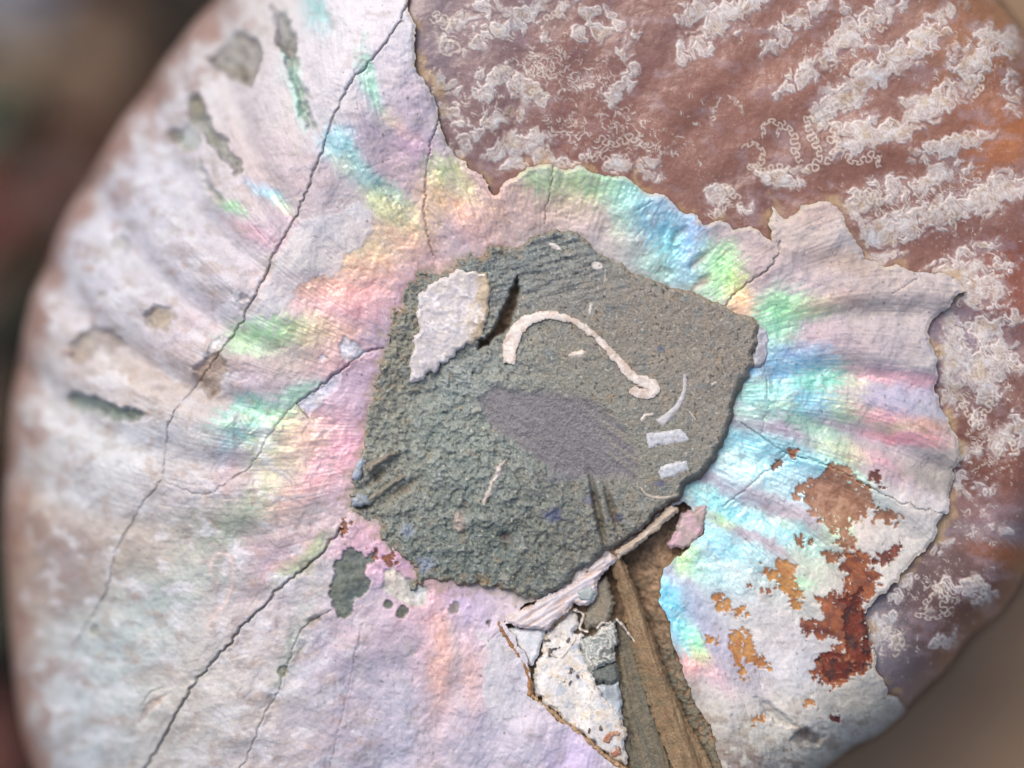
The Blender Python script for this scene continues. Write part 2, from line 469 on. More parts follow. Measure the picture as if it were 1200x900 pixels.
# thin shells chipped near the crack
CHIPS = [([(348, 474), (376, 453), (400, 434), (398, 448), (388, 462), (372, 470), (362, 490)], (214, 208, 222)), ([(398, 408), (402, 394), (412, 400), (432, 414), (412, 424), (400, 418)], (222, 222, 228)),
         ([(372, 420), (380, 414), (386, 420), (376, 424)], (222, 218, 222)), ([(450, 668), (462, 662), (474, 676), (500, 688), (500, 712), (478, 710), (462, 700), (446, 690)], (208, 207, 196)),
         ([(238, 420), (248, 400), (258, 392), (266, 398), (258, 408)], (214, 210, 216)), ([(196, 812), (168, 826), (160, 850), (172, 842), (190, 824)], (196, 178, 168))]
for k, (pts, c) in enumerate(CHIPS):
    p = poly_sd(rough(pts, 1.2, 3, True, 190 + k), 14)
    m = sstep(1, -2, p); Hn -= 2.5 * m; pitc.append((m * .8, c))

# ------------------------------------------------------------------ nacre colour: lamella colours laid out over the shell
SPL = [  # x, y, colour, sigma along, sigma across, angle(deg, down positive), lamellar film 0..1, weight
 (380, 60, (216, 212, 220), 60, 40, 60, .15, 1), (440, 40, (222, 219, 228), 30, 50, 0, .15, 1), (300, 130, (208, 202, 206), 60, 50, 45, .1, 1), (230, 60, (200, 196, 202), 60, 30, -50, .05, 1),
 (300, 20, (205, 198, 196), 40, 30, -40, .05, 1), (180, 220, (198, 198, 210), 60, 40, -60, .05, 1), (110, 300, (202, 202, 214), 60, 40, -60, .05, 1), (60, 420, (196, 188, 190), 60, 30, 90, .05, 1), (70, 540, (198, 202, 206), 60, 40, 90, .05, 1),
 (230, 290, (200, 194, 204), 60, 40, -40, .1, 1), (180, 330, (196, 192, 200), 50, 40, 0, .1, 1), (150, 430, (196, 186, 184), 60, 20, 15, .1, 1), (180, 450, (205, 190, 186), 50, 18, 10, .1, 1), (140, 520, (206, 208, 214), 60, 25, 5, .1, 1), (130, 570, (192, 192, 194), 60, 25, 5, .1, 1),
 (220, 530, (188, 180, 182), 30, 20, -30, .1, 1), (210, 570, (196, 188, 194), 40, 20, -20, .1, 1), (300, 200, (206, 190, 188), 40, 25, 45, .2, 1), (330, 180, (200, 186, 194), 40, 25, 40, .2, 1), (360, 220, (186, 172, 180), 25, 30, 60, .2, 1), (310, 210, (186, 172, 172), 20, 10, 40, .2, 1),
 (310, 280, (222, 190, 200), 22, 10, 30, .6, 1), (290, 300, (204, 198, 206), 25, 20, 0, .2, 1), (270, 340, (204, 200, 208), 25, 25, 0, .2, 1), (230, 380, (212, 196, 206), 25, 20, 0, .2, 1), (200, 430, (178, 160, 158), 22, 14, 0, .1, 1), (250, 440, (176, 156, 152), 18, 14, 0, .1, 1),
 (90, 640, (166, 138, 122), 50, 24, 20, 0, 1.2), (80, 690, (140, 108, 100), 30, 26, 60, 0, 1.5), (78, 655, (168, 168, 182), 22, 14, 40, .1, 1.2), (45, 600, (178, 150, 130), 20, 50, 0, 0, 1), (30, 690, (176, 150, 125), 18, 50, 0, 0, 1), (40, 780, (176, 158, 150), 20, 50, 0, 0, 1),
 (70, 820, (196, 202, 210), 30, 60, 0, .1, 1), (110, 780, (190, 202, 204), 60, 60, 0, .15, 1), (170, 720, (184, 196, 190), 60, 40, -20, .25, 1), (200, 760, (190, 202, 202), 50, 50, -30, .2, 1), (130, 860, (186, 192, 194), 60, 40, 0, .1, 1), (215, 690, (180, 190, 178), 40, 20, -20, .3, 1),
 (180, 640, (172, 164, 152), 40, 20, -20, .2, 1), (240, 625, (170, 172, 156), 40, 22, -20, .4, 1.2), (285, 605, (164, 178, 152), 34, 16, -30, .55, 1.2), (290, 660, (178, 166, 172), 40, 14, -45, .2, 1), (262, 675, (168, 192, 168), 14, 18, 0, .5, 1), (325, 640, (206, 176, 188), 30, 12, -45, .4, 1),
 (350, 660, (196, 206, 160), 26, 5, -42, .7, 1.6), (330, 665, (226, 184, 176), 28, 5, -42, .6, 1.4), (250, 720, (188, 172, 178), 50, 18, -42, .2, 1), (220, 790, (204, 186, 172), 20, 40, 30, .1, 1), (190, 850, (200, 188, 176), 25, 40, 20, .1, 1), (270, 800, (202, 194, 190), 30, 50, 30, .1, 1),
 (300, 740, (200, 192, 196), 30, 40, 30, .15, 1), (330, 720, (192, 186, 192), 30, 20, -40, .2, 1), (340, 760, (186, 206, 176), 8, 40, 20, .6, 1.2), (330, 850, (186, 176, 176), 30, 40, 20, .15, 1), (360, 800, (190, 194, 206), 20, 40, 15, .2, 1), (400, 780, (180, 172, 188), 30, 50, 10, .25, 1),
 (400, 860, (176, 168, 178), 30, 40, 0, .2, 1), (450, 800, (190, 188, 200), 25, 50, 0, .25, 1), (455, 870, (186, 184, 200), 30, 40, 0, .25, 1), (395, 740, (206, 186, 186), 20, 20, 0, .3, 1), (450, 750, (196, 176, 186), 20, 24, 0, .3, 1),
 (430, 640, (240, 190, 206), 18, 14, 30, .7, 1.6), (465, 660, (232, 182, 214), 16, 14, 30, .7, 1.5), (500, 695, (238, 192, 210), 12, 16, 0, .7, 1.5), (500, 720, (236, 190, 192), 8, 24, 0, .6, 1.3), (517, 775, (246, 190, 174), 8, 44, 0, .65, 1.8), (495, 770, (206, 178, 186), 8, 40, 0, .4, 1),
 (535, 770, (200, 186, 186), 5, 50, 0, .2, 1.2), (552, 790, (232, 188, 178), 9, 30, 0, .55, 1.4), (545, 700, (222, 196, 230), 18, 16, 0, .6, 1.2), (560, 730, (220, 200, 226), 12, 24, 0, .5, 1.2), (580, 705, (216, 198, 200), 18, 10, 20, .3, 1), (575, 770, (196, 186, 186), 8, 40, -10, .2, 1.2),
 (600, 800, (208, 206, 214), 16, 50, -10, .2, 1), (540, 860, (186, 182, 196), 30, 40, 0, .25, 1), (590, 880, (194, 190, 204), 30, 30, 0, .25, 1), (640, 870, (202, 194, 206), 25, 20, 30, .3, 1), (665, 890, (218, 198, 232), 16, 16, 0, .5, 1.2), (505, 850, (206, 186, 186), 8, 40, 0, .35, 1), (470, 720, (226, 190, 198), 12, 20, 30, .5, 1),
 (345, 585, (238, 196, 178), 30, 10, -35, .6, 1.3), (375, 560, (240, 180, 190), 34, 10, -38, .75, 1.5), (390, 535, (238, 178, 196), 30, 8, -38, .75, 1.4), (400, 575, (216, 184, 196), 20, 10, -38, .5, 1), (390, 600, (214, 190, 190), 20, 10, -30, .4, 1), (350, 615, (186, 180, 166), 30, 10, -35, .4, 1),
 (395, 500, (236, 184, 196), 26, 14, -30, .7, 1.3), (360, 520, (238, 200, 178), 20, 14, -35, .65, 1.2), (330, 540, (226, 210, 182), 20, 14, -35, .6, 1.1), (310, 570, (206, 200, 172), 24, 12, -35, .5, 1), (270, 560, (206, 188, 190), 20, 14, -35, .4, 1), (420, 470, (214, 186, 202), 20, 20, -30, .5, 1), (430, 440, (212, 182, 200), 18, 20, 0, .5, 1),
 (300, 485, (168, 226, 192), 32, 7, -24, .9, 2), (285, 512, (142, 206, 210), 20, 6, -35, .9, 2), (310, 500, (176, 222, 180), 24, 6, -35, .85, 1.6), (280, 480, (150, 214, 200), 14, 6, -20, .85, 1.6), (305, 530, (200, 216, 180), 16, 8, -35, .7, 1.2), (335, 495, (232, 216, 180), 14, 10, -35, .7, 1.2), (275, 530, (206, 186, 200), 14, 12, 0, .4, 1),
 (322, 390, (172, 226, 170), 34, 9, -8, .9, 1.9), (290, 400, (186, 206, 168), 14, 8, 0, .7, 1.2), (300, 355, (212, 204, 196), 20, 12, -10, .3, 1), (360, 390, (236, 204, 170), 20, 9, -8, .7, 1.3), (390, 385, (240, 186, 174), 24, 10, -5, .75, 1.4), (330, 425, (192, 180, 164), 40, 10, -10, .4, 1), (300, 440, (204, 188, 196), 20, 12, -10, .4, 1), (400, 420, (226, 176, 176), 24, 10, -10, .6, 1.2),
 (420, 340, (242, 180, 176), 44, 12, 5, .8, 1.7), (370, 330, (236, 204, 172), 30, 9, 0, .75, 1.3), (360, 310, (206, 214, 172), 26, 7, 0, .7, 1.2), (430, 310, (244, 194, 166), 36, 9, 8, .8, 1.5), (400, 290, (232, 214, 172), 30, 9, 5, .75, 1.3), (350, 285, (204, 196, 192), 20, 14, 0, .3, 1), (440, 280, (226, 196, 160), 30, 9, 20, .7, 1.2), (420, 365, (238, 178, 184), 30, 9, 0, .75, 1.3),
 (470, 350, (196, 172, 190), 14, 22, 20, .5, 1.2), (455, 385, (184, 168, 188), 18, 20, 0, .5, 1.2), (485, 320, (206, 168, 178), 18, 14, -30, .6, 1.2), (520, 285, (196, 174, 182), 20, 10, -30, .5, 1.2), (485, 285, (236, 186, 168), 20, 12, 20, .75, 1.4), (470, 255, (228, 210, 164), 24, 10, 40, .75, 1.3),
 (450, 240, (196, 212, 164), 24, 7, 38, .8, 1.4), (440, 215, (160, 208, 190), 24, 6, 38, .9, 1.6), (425, 205, (146, 198, 214), 14, 8, 40, .9, 1.7), (397, 170, (150, 224, 234), 13, 11, 45, .95, 2.4), (400, 192, (240, 240, 205), 9, 6, 30, .9, 1.8), (412, 186, (170, 228, 214), 12, 8, 40, .9, 1.6), (430, 160, (176, 162, 176), 20, 24, 40, .3, 1.1), (390, 240, (196, 192, 196), 20, 30, 30, .2, 1),
 (460, 190, (190, 170, 176), 20, 16, 40, .35, 1.1), (480, 130, (178, 166, 180), 14, 30, -10, .3, 1.1), (430, 85, (152, 222, 188), 5, 18, -8, .9, 2.2), (426, 62, (168, 214, 188), 4, 14, 0, .8, 1.8), (436, 110, (160, 226, 196), 5, 14, -25, .9, 2), (450, 60, (214, 206, 216), 12, 30, 0, .2, 1), (459, 138, (240, 214, 170), 8, 4, 20, .9, 2), (476, 155, (240, 196, 190), 8, 4, 20, .9, 2), (490, 175, (226, 178, 208), 16, 7, 20, .7, 1.4),
 (345, 95, (152, 216, 190), 4, 34, -8, .85, 2), (352, 130, (160, 220, 186), 4, 14, -14, .85, 1.8), (370, 12, (146, 218, 216), 9, 16, -15, .85, 2), (312, 228, (116, 206, 242), 14, 5, 35, 1, 3), (324, 238, (206, 240, 172), 12, 4, 32, 1, 2.6), (330, 246, (244, 200, 190), 12, 4, 32, .8, 1.8), (274, 241, (150, 228, 150), 9, 4, 40, .95, 2.2), (302, 276, (242, 170, 186), 16, 5, 25, .8, 1.6), (340, 262, (206, 186, 200), 14, 8, 30, .5, 1),
 (515, 200, (196, 220, 170), 16, 8, 50, .8, 1.5), (540, 212, (222, 220, 160), 16, 7, 45, .8, 1.4), (520, 225, (236, 206, 150), 14, 10, 45, .75, 1.3), (540, 245, (240, 182, 166), 22, 9, 50, .75, 1.4), (575, 245, (232, 190, 172), 12, 20, -20, .65, 1.2), (560, 265, (206, 172, 168), 24, 10, -20, .5, 1.2), (555, 215, (226, 186, 190), 14, 8, 50, .6, 1), (500, 240, (226, 190, 164), 10, 20, 0, .65, 1.1),
 (608, 225, (226, 190, 178), 10, 16, -20, .6, 1.2), (628, 212, (190, 222, 168), 14, 9, 0, .85, 1.5), (660, 215, (206, 214, 168), 16, 9, 10, .75, 1.3), (690, 218, (180, 218, 166), 18, 9, 10, .85, 1.5), (670, 240, (226, 204, 176), 22, 9, 10, .65, 1.2), (640, 248, (202, 176, 162), 30, 10, -10, .4, 1.2), (700, 252, (220, 196, 186), 20, 10, 10, .5, 1.1), (715, 220, (176, 222, 190), 12, 12, 0, .85, 1.3),
 (735, 235, (152, 218, 208), 14, 14, 20, .95, 1.7), (760, 258, (150, 202, 226), 16, 14, 20, .95, 1.7), (735, 258, (182, 220, 190), 12, 12, 20, .8, 1.3), (782, 285, (140, 222, 226), 16, 12, 30, .95, 1.6), (808, 285, (158, 200, 240), 10, 18, 10, .95, 1.8), (740, 285, (210, 198, 186), 22, 8, 25, .5, 1.2), (775, 312, (176, 220, 206), 20, 8, 25, .7, 1.2), (800, 320, (160, 208, 224), 10, 10, 20, .85, 1.3), (830, 300, (178, 222, 186), 10, 14, 0, .7, 1.2),
 (852, 308, (160, 238, 160), 9, 14, -5, .98, 2.2), (862, 330, (226, 240, 160), 7, 10, -20, .98, 2), (866, 350, (246, 196, 156), 7, 10, 10, .95, 2), (845, 330, (186, 236, 176), 8, 12, 0, .9, 1.6), (830, 345, (176, 208, 186), 12, 8, 25, .6, 1.1), (848, 275, (188, 172, 174), 20, 9, 10, .2, 1.2), (880, 295, (192, 174, 172), 22, 12, 10, .2, 1.2), (890, 330, (196, 176, 176), 14, 12, 0, .3, 1.1),
 (940, 270, (202, 186, 180), 26, 14, 0, .15, 1.2), (960, 250, (188, 164, 158), 20, 8, -10, .15, 1), (930, 315, (194, 180, 182), 30, 12, 0, .15, 1.2), (990, 310, (184, 162, 150), 34, 9, 12, .15, 1.2), (950, 335, (204, 190, 196), 26, 7, 0, .2, 1), (1050, 340, (194, 180, 178), 40, 14, 10, .15, 1.3), (1090, 345, (196, 182, 180), 26, 16, 0, .1, 1.3), (1000, 345, (184, 170, 164), 30, 10, 0, .15, 1),
 (915, 360, (166, 232, 176), 14, 12, -10, .95, 1.9), (912, 385, (156, 236, 196), 12, 12, 0, .95, 1.7), (950, 360, (206, 226, 180), 18, 7, -8, .8, 1.4), (975, 352, (240, 198, 176), 18, 5, -8, .8, 1.5), (905, 400, (186, 236, 210), 8, 8, 0, .9, 1.4), (950, 390, (196, 178, 186), 26, 10, 10, .25, 1.3), (1000, 400, (184, 170, 176), 40, 14, 5, .15, 1.3), (1060, 390, (186, 176, 180), 40, 16, 0, .1, 1.3), (1040, 365, (180, 168, 162), 30, 8, 5, .1, 1),
 (930, 410, (146, 178, 214), 26, 6, 12, .9, 1.6), (905, 430, (150, 200, 226), 18, 10, 5, .95, 1.7), (955, 428, (134, 186, 206), 26, 8, 8, .9, 1.6), (975, 440, (122, 204, 172), 16, 9, 10, .95, 1.8), (950, 450, (130, 204, 190), 16, 9, 5, .95, 1.6), (900, 460, (166, 226, 206), 16, 8, 0, .9, 1.5), (930, 470, (140, 204, 224), 26, 8, 5, .95, 1.6), (915, 475, (196, 226, 176), 12, 4, 5, .85, 1.4), (990, 430, (206, 206, 176), 10, 7, 30, .8, 1.3),
 (1005, 432, (232, 178, 182), 14, 5, 10, .8, 1.5), (1050, 442, (230, 176, 186), 34, 6, 6, .7, 1.6), (1000, 455, (226, 206, 176), 10, 12, 30, .8, 1.2), (1050, 468, (180, 178, 198), 40, 10, 6, .3, 1.5), (1030, 430, (184, 174, 180), 30, 5, 6, .2, 1), (1080, 420, (186, 180, 182), 24, 10, 0, .15, 1.2), (990, 480, (186, 222, 180), 12, 7, 20, .85, 1.3), (1010, 480, (232, 196, 176), 12, 6, 20, .75, 1.3), (1035, 488, (236, 168, 182), 18, 5, 14, .8, 1.7),
 (1050, 498, (206, 196, 166), 16, 5, 8, .6, 1.3), (1078, 498, (186, 136, 112), 16, 6, 8, .3, 1.5), (1090, 480, (172, 172, 182), 18, 10, 0, .2, 1.2), (1052, 512, (244, 168, 178), 22, 4, 12, .85, 2), (1092, 516, (240, 176, 170), 10, 5, 0, .8, 1.6), (1010, 510, (184, 172, 180), 30, 8, 25, .25, 1.4), (1060, 530, (186, 176, 178), 40, 8, 14, .2, 1.4), (1105, 540, (176, 166, 158), 14, 20, 0, .1, 1.2),
 (880, 490, (166, 206, 196), 16, 7, 5, .85, 1.3), (900, 500, (184, 168, 184), 40, 5, 10, .35, 1.3), (960, 505, (146, 196, 172), 26, 7, 25, .85, 1.5), (985, 530, (196, 208, 172), 16, 6, 30, .75, 1.4), (1005, 528, (232, 206, 176), 12, 5, 30, .75, 1.3), (1030, 540, (232, 174, 186), 14, 5, 25, .75, 1.5), (1080, 560, (160, 152, 148), 40, 10, 8, .05, 1.5), (1080, 585, (218, 210, 212), 40, 7, 12, .15, 1.4), (1050, 560, (206, 182, 192), 20, 6, 20, .4, 1.2),
 (885, 525, (160, 226, 236), 26, 9, 15, .95, 1.7), (872, 545, (206, 246, 244), 22, 11, 20, .98, 2), (930, 530, (146, 190, 196), 26, 7, 22, .85, 1.3), (950, 545, (150, 216, 232), 20, 6, 22, .95, 1.6), (905, 550, (176, 224, 236), 26, 9, 22, .95, 1.5), (985, 555, (166, 222, 192), 20, 7, 25, .85, 1.4), (930, 570, (190, 226, 232), 22, 10, 20, .85, 1.3), (1020, 580, (206, 220, 206), 20, 9, 25, .6, 1.2), (850, 562, (186, 218, 232), 14, 8, 30, .8, 1.2),
 (860, 575, (186, 170, 180), 40, 5, 25, .3, 1.4), (920, 595, (196, 186, 192), 20, 6, 25, .3, 1.2), (845, 592, (156, 226, 228), 26, 8, 25, .95, 1.6), (890, 605, (166, 224, 236), 26, 8, 30, .95, 1.5), (935, 630, (160, 222, 224), 26, 7, 32, .95, 1.6), (846, 608, (186, 246, 166), 9, 4, 30, .95, 1.8), (915, 612, (226, 232, 196), 12, 5, 30, .8, 1.2), (870, 625, (178, 162, 170), 40, 4, 32, .3, 1.4), (845, 640, (156, 222, 236), 26, 7, 38, .95, 1.6), (880, 650, (176, 224, 230), 26, 8, 35, .9, 1.4),
 (805, 655, (206, 240, 156), 6, 10, -20, .95, 1.6), (822, 668, (166, 226, 216), 20, 8, 45, .9, 1.4), (850, 680, (186, 226, 232), 22, 8, 42, .85, 1.3), (885, 675, (206, 224, 220), 26, 10, 35, .6, 1.2), (920, 690, (214, 216, 204), 26, 14, 40, .3, 1.2), (960, 660, (206, 222, 196), 16, 18, 0, .5, 1.3), (945, 640, (226, 230, 186), 8, 5, 0, .7, 1.2), (970, 680, (218, 208, 196), 14, 18, 0, .3, 1.2), (937, 682, (166, 240, 176), 8, 5, 0, .9, 1.5),
 (788, 710, (132, 222, 246), 9, 18, -25, 1, 2.4), (800, 740, (160, 226, 240), 7, 18, -25, .95, 1.8), (812, 752, (150, 250, 172), 5, 14, -28, 1, 2.6), (822, 768, (236, 236, 166), 5, 6, -28, .95, 1.8), (814, 780, (248, 168, 168), 8, 8, 0, .9, 2), (835, 785, (240, 186, 196), 5, 20, -42, .8, 1.7), (810, 710, (186, 196, 216), 9, 22, -32, .5, 1.3), (836, 740, (176, 178, 196), 10, 26, -38, .3, 1.4), (840, 700, (206, 216, 224), 20, 12, 45, .5, 1.1),
 (870, 720, (218, 218, 212), 20, 24, -30, .2, 1.2), (900, 740, (212, 206, 204), 20, 26, -30, .2, 1.1), (850, 820, (202, 198, 198), 26, 24, 0, .15, 1.1), (870, 790, (184, 178, 192), 12, 30, -40, .25, 1.4), (920, 790, (208, 210, 216), 30, 20, 35, .2, 1.2), (960, 830, (200, 196, 190), 40, 16, 25, .1, 1.2), (1000, 830, (190, 182, 166), 40, 20, 10, .05, 1.2), (900, 830, (212, 204, 196), 30, 12, 35, .1, 1.2), (880, 860, (196, 192, 182), 40, 20, 10, .05, 1.2),
 (850, 880, (130, 106, 102), 30, 14, 20, 0, 1.4), (1030, 770, (196, 190, 180), 30, 26, 30, .05, 1.1), (1060, 640, (216, 210, 202), 34, 26, -30, .1, 1.3), (1000, 620, (226, 206, 196), 10, 12, 0, .4, 1.2), (987, 615, (186, 236, 186), 8, 12, 0, .85, 1.8), (1005, 655, (206, 198, 190), 16, 14, 0, .15, 1.2), (1085, 610, (220, 212, 208), 26, 12, -20, .1, 1.2), (950, 890, (196, 190, 172), 30, 16, 10, .05, 1.1), (820, 830, (176, 168, 156), 14, 40, -25, .1, 1.1)]

def splats(SP, base, bw, warpu, warpv):
    acc = np.empty(SH + (3,), F); acc[:] = lin(base) * bw
    wsum = np.full(SH, bw, F); fl = np.zeros(SH, F)
    for x, y, c, sa, sb, ang, fm, wt in SP:
        r = 3.0 * max(sa, sb) + 16
        w = window(x - r, x + r, y - r, y + r)
        uu = U[w] + warpu[w] - x; vv = V[w] + warpv[w] - y
        t = math.radians(ang); c_, s_ = math.cos(t), math.sin(t)
        p = (uu * c_ + vv * s_) / sa; q = (-uu * s_ + vv * c_) / sb
        g = (wt * np.exp(-.5 * (p * p + q * q))).astype(F)
        acc[w] += g[..., None] * lin(c); wsum[w] += g; fl[w] += g * fm
    return acc / wsum[..., None], fl / wsum

ct, st_ = DX / np.maximum(R, 1), -DY / np.maximum(R, 1)          # radial direction in grid axes
rad = n_str * 12 + fbm(RIBU * 4, R / 30, 71, 3, .7) * 11; tan_ = n_mid * 6 + n_fin * 3.0 + n_pix * 1.0
warpu = rad * ct - tan_ * st_; warpv = rad * st_ + tan_ * ct
Cn, FILM = splats(SPL, (202, 196, 202), .12, warpu, warpv)
# structural colours are purer than pigment
lum = Cn.mean(-1, keepdims=True)
Cn = np.clip(lum + (Cn - lum) * (1 + .12 * FILM[..., None]), .02, .95)
Cn *= (1 + .05 * n_mid + .04 * n_str + .05 * n_fin + .015 * n_hair)[..., None]
# lamellae worn through in fine streaks, so that the colour breaks up
wear = sstep(-.15, .75, fbm(RIBU * 5, R / 14, 73, 4, .7) + .5 * n_fin + .25 * n_mid) * (.25 + .75 * sstep(.2, .7, FILM))
mixc(Cn, lin((204, 194, 194)), wear * .42); FILM *= 1 - .5 * wear
Cn *= (1 - .10 * sstep(.1, .8, -n_fin - .4 * n_hair))[..., None]
# tufted pale/grey weathering between film patches
wth = sstep(.25, .8, fbm(U / 26, V / 26, 91, 4) + .2 * n_str)
mixc(Cn, lin((196, 188, 186)), wth * .3 * sstep(800, 560, U)); FILM *= 1 - .35 * wth
wth2 = sstep(.35, .8, fbm(U / 34 + 9, V / 20, 97, 4))
mixc(Cn, lin((160, 146, 140)), wth2 * .3)
lf = sstep(420, 260, U - .3 * (V - 450))
wth3 = sstep(.05, .75, fbm(U / 44 + 3, V / 30, 99, 5, .6)); wth4 = sstep(.1, .8, fbm(U / 36, V / 26 + 7, 103, 5, .6))
mixc(Cn, lin((156, 146, 144)), wth3 * .5 * lf); mixc(Cn, lin((224, 224, 230)), wth4 * .5 * lf)
mixc(Cn, lin((166, 140, 128)), sstep(.35, .8, fbm(U / 24, V / 24, 107, 4)) * .4 * lf)
# brown outer layer left along the rim
rim = sstep(34, 4, -sd_out + 16 * n_mid + 10 * fbm(U / 18, V / 40, 93, 3)) * sstep(420, 250, U)
mixc(Cn, lin((150, 112, 98)), rim * .8); FILM *= 1 - rim
rim2 = sstep(.2, .6, n_mid + .4 * n_fin) * sstep(120, 30, -sd_out) * sstep(420, 250, U)
mixc(Cn, lin((140, 104, 96)), rim2 * .55)
# edges of the broken nacre
edge = sstep(-5, -1, sd_nac0 + n_fin * 1.2)
mixc(Cn, lin((206, 186, 160)), edge * .5 * sstep(-.5, .3, n_mid)); FILM *= 1 - edge
Hn += -2.2 * sstep(-5, 0, sd_nac0)
# sediment fringe against the stone
fr = sstep(7, -3, sd_mat + 5 * n_fin + 4 * n_mid) * sstep(720, 600, U - (V - 480) * .35)
fr = np.maximum(fr, sstep(16, 2, sd_mat + 6 * n_fin) * sstep(640, 690, V) * sstep(640, 620, U))
mixc(Cn, lin((156, 138, 116)), fr * .5); FILM *= 1 - fr
lr = sstep(800, 850, V) * sstep(800, 840, U)
mixc(Cn, lin((150, 134, 118)), sstep(.0, .6, fbm(U / 20, V / 14, 251, 5, .65)) * .6 * lr); mixc(Cn, lin((216, 212, 200)), sstep(.05, .6, fbm(U / 18 + 5, V / 14, 253, 5, .65)) * .6 * lr)
mixc(Cn, lin((112, 88, 82)), sstep(.1, .5, fbm(U / 26, V / 16 + 3, 257, 4, .6)) * .6 * lr * sstep(860, 890, V))
mixc(Cn, lin((92, 84, 76)), dirt * .85); FILM *= 1 - dirt
for m, c in pitc:
    mixc(Cn, lin(c) * (1 + .4 * np.clip(n_fin + n_pix * .6, -1, 1))[..., None] * (1 + np.array((.10, 0, -.12), F) * n_mid[..., None]), m); FILM *= 1 - m
# pale outer lamina still lying over the coloured ones
for k, pts in enumerate([[(383, 252), (418, 238), (434, 248), (437, 268), (424, 288), (404, 300), (400, 314), (372, 322), (352, 334), (340, 356), (316, 372), (302, 364), (312, 330), (330, 292), (352, 256)],
                         [(352, 470), (372, 458), (382, 462), (370, 478)], [(200, 700), (190, 690), (210, 680), (232, 686)], [(560, 742), (584, 750), (602, 790), (606, 840), (584, 850), (566, 800)]]):
    p = poly_sd(rough(pts, 4, 3.5, True, 260 + k), 16) + 3.5 * n_fin + 1.5 * n_pix + 3 * n_mid
    m = sstep(1.0, -1.0, p)
    mixc(Cn, lin((206, 202, 210)) * (1 + .06 * n_fin + .06 * n_pix)[..., None], m * .75); FILM *= 1 - .8 * m; Hn += .7 * m
# the pale ring scratched into the left flank
ring = line_dist(smooth_curve([(246, 672), (248, 656), (258, 648), (268, 652), (272, 668), (270, 690), (262, 708), (250, 722), (244, 732)]), 10)
mixc(Cn, lin((224, 200, 190)), np.exp(-(ring / 2) ** 2) * .6)
# rust
def blotch(polys, c0, c1, seed, amp=5, relief=-1.5):
    global Hn, FILM
    for k, pts in enumerate(polys):
        p = poly_sd(rough(pts, 4, 3.5, True, seed + k), 24)
        w_ = window(min(q[0] for q in pts) - 26, max(q[0] for q in pts) + 26, min(q[1] for q in pts) - 26, max(q[1] for q in pts) + 26)
        hz = np.zeros(SH, F); hz[w_] = fbm(U[w_] / 8, V[w_] / 8, seed, 3, .7)
        f = p + amp * .9 * n_fin + 1.8 * n_pix + 4.2 * hz + 9 * sstep(.55, .75, hz)
        m = sstep(1.0, -1.0, f)
        tone = sstep(-.5, .6, fbm(U / 16, V / 16, seed + 1, 3) + .4 * n_fin)
        cc = lin(c0) * (1 - tone[..., None]) + lin(c1) * tone[..., None]
        mixc(Cn, cc * (1 + .18 * n_pix)[..., None], m * .96); FILM *= 1 - m; Hn += relief * m
blotch([[(968, 544), (985, 545), (1000, 552), (1012, 566), (1022, 582), (1026, 592), (1018, 606), (1006, 608), (994, 612), (1000, 632), (1006, 648), (986, 650), (978, 632), (962, 612), (948, 600), (932, 586), (944, 566), (962, 556)],
        [(1026, 600), (1040, 598), (1056, 606), (1054, 614), (1036, 610), (1026, 612)]], (150, 98, 74), (176, 128, 104), 300)
blotch([[(996, 648), (1012, 646), (1024, 664), (1032, 684), (1022, 700), (1014, 716), (1016, 744), (1022, 768), (1020, 782), (1004, 790), (990, 800), (980, 810), (966, 804), (952, 790), (956, 772), (972, 764), (980, 752), (962, 748), (940, 742), (934, 730), (948, 726),
          (960, 728), (962, 710), (956, 694), (968, 700), (984, 694), (992, 676)]], (158, 84, 48), (112, 46, 36), 320)
blotch([[(984, 700), (1010, 690), (1014, 720), (1018, 760), (1020, 780), (1002, 786), (990, 760), (986, 730)], [(958, 775), (980, 765), (1000, 776), (990, 796), (972, 802)]], (116, 44, 34), (70, 34, 38), 340)
blotch([[(856, 742), (868, 738), (884, 754), (898, 770), (904, 784), (892, 782), (878, 776), (864, 780), (856, 764)], [(826, 742), (842, 746), (840, 758), (828, 752)], [(836, 698), (850, 696), (858, 714), (848, 720), (838, 714)], [(858, 712), (872, 710), (874, 722), (862, 724)],
        [(896, 662), (916, 656), (930, 660), (932, 676), (938, 700), (940, 714), (930, 710), (916, 690), (902, 678)], [(940, 818), (954, 818), (956, 828), (944, 828)], [(880, 842), (892, 836), (898, 846), (884, 850)], [(866, 788), (878, 794), (874, 800), (866, 796)]], (192, 134, 74), (176, 112, 62), 360, 4)
blotch([[(1022, 656), (1040, 642), (1056, 632), (1062, 640), (1050, 652), (1036, 662), (1024, 662)], [(1020, 552), (1034, 556), (1036, 570), (1026, 568), (1020, 564)], [(975, 840), (986, 836), (988, 848), (978, 850)]], (128, 52, 40), (90, 34, 40), 400, 3)
blotch([[(924, 522), (936, 528), (928, 536), (922, 534)], [(904, 546), (916, 538), (918, 544), (908, 550)], [(932, 628), (940, 626), (942, 636), (934, 640)], [(948, 632), (956, 636), (952, 642)], [(964, 648), (976, 644), (984, 656), (972, 660)],
        [(894, 688), (906, 690), (902, 698), (892, 694)], [(876, 684), (882, 682), (884, 690)], [(396, 616), (404, 606), (414, 612), (408, 624), (398, 630)], [(450, 650), (460, 648), (468, 660), (458, 668), (452, 660)], [(430, 646), (440, 644), (442, 654), (434, 656)]], (158, 96, 66), (120, 72, 58), 420, 3)
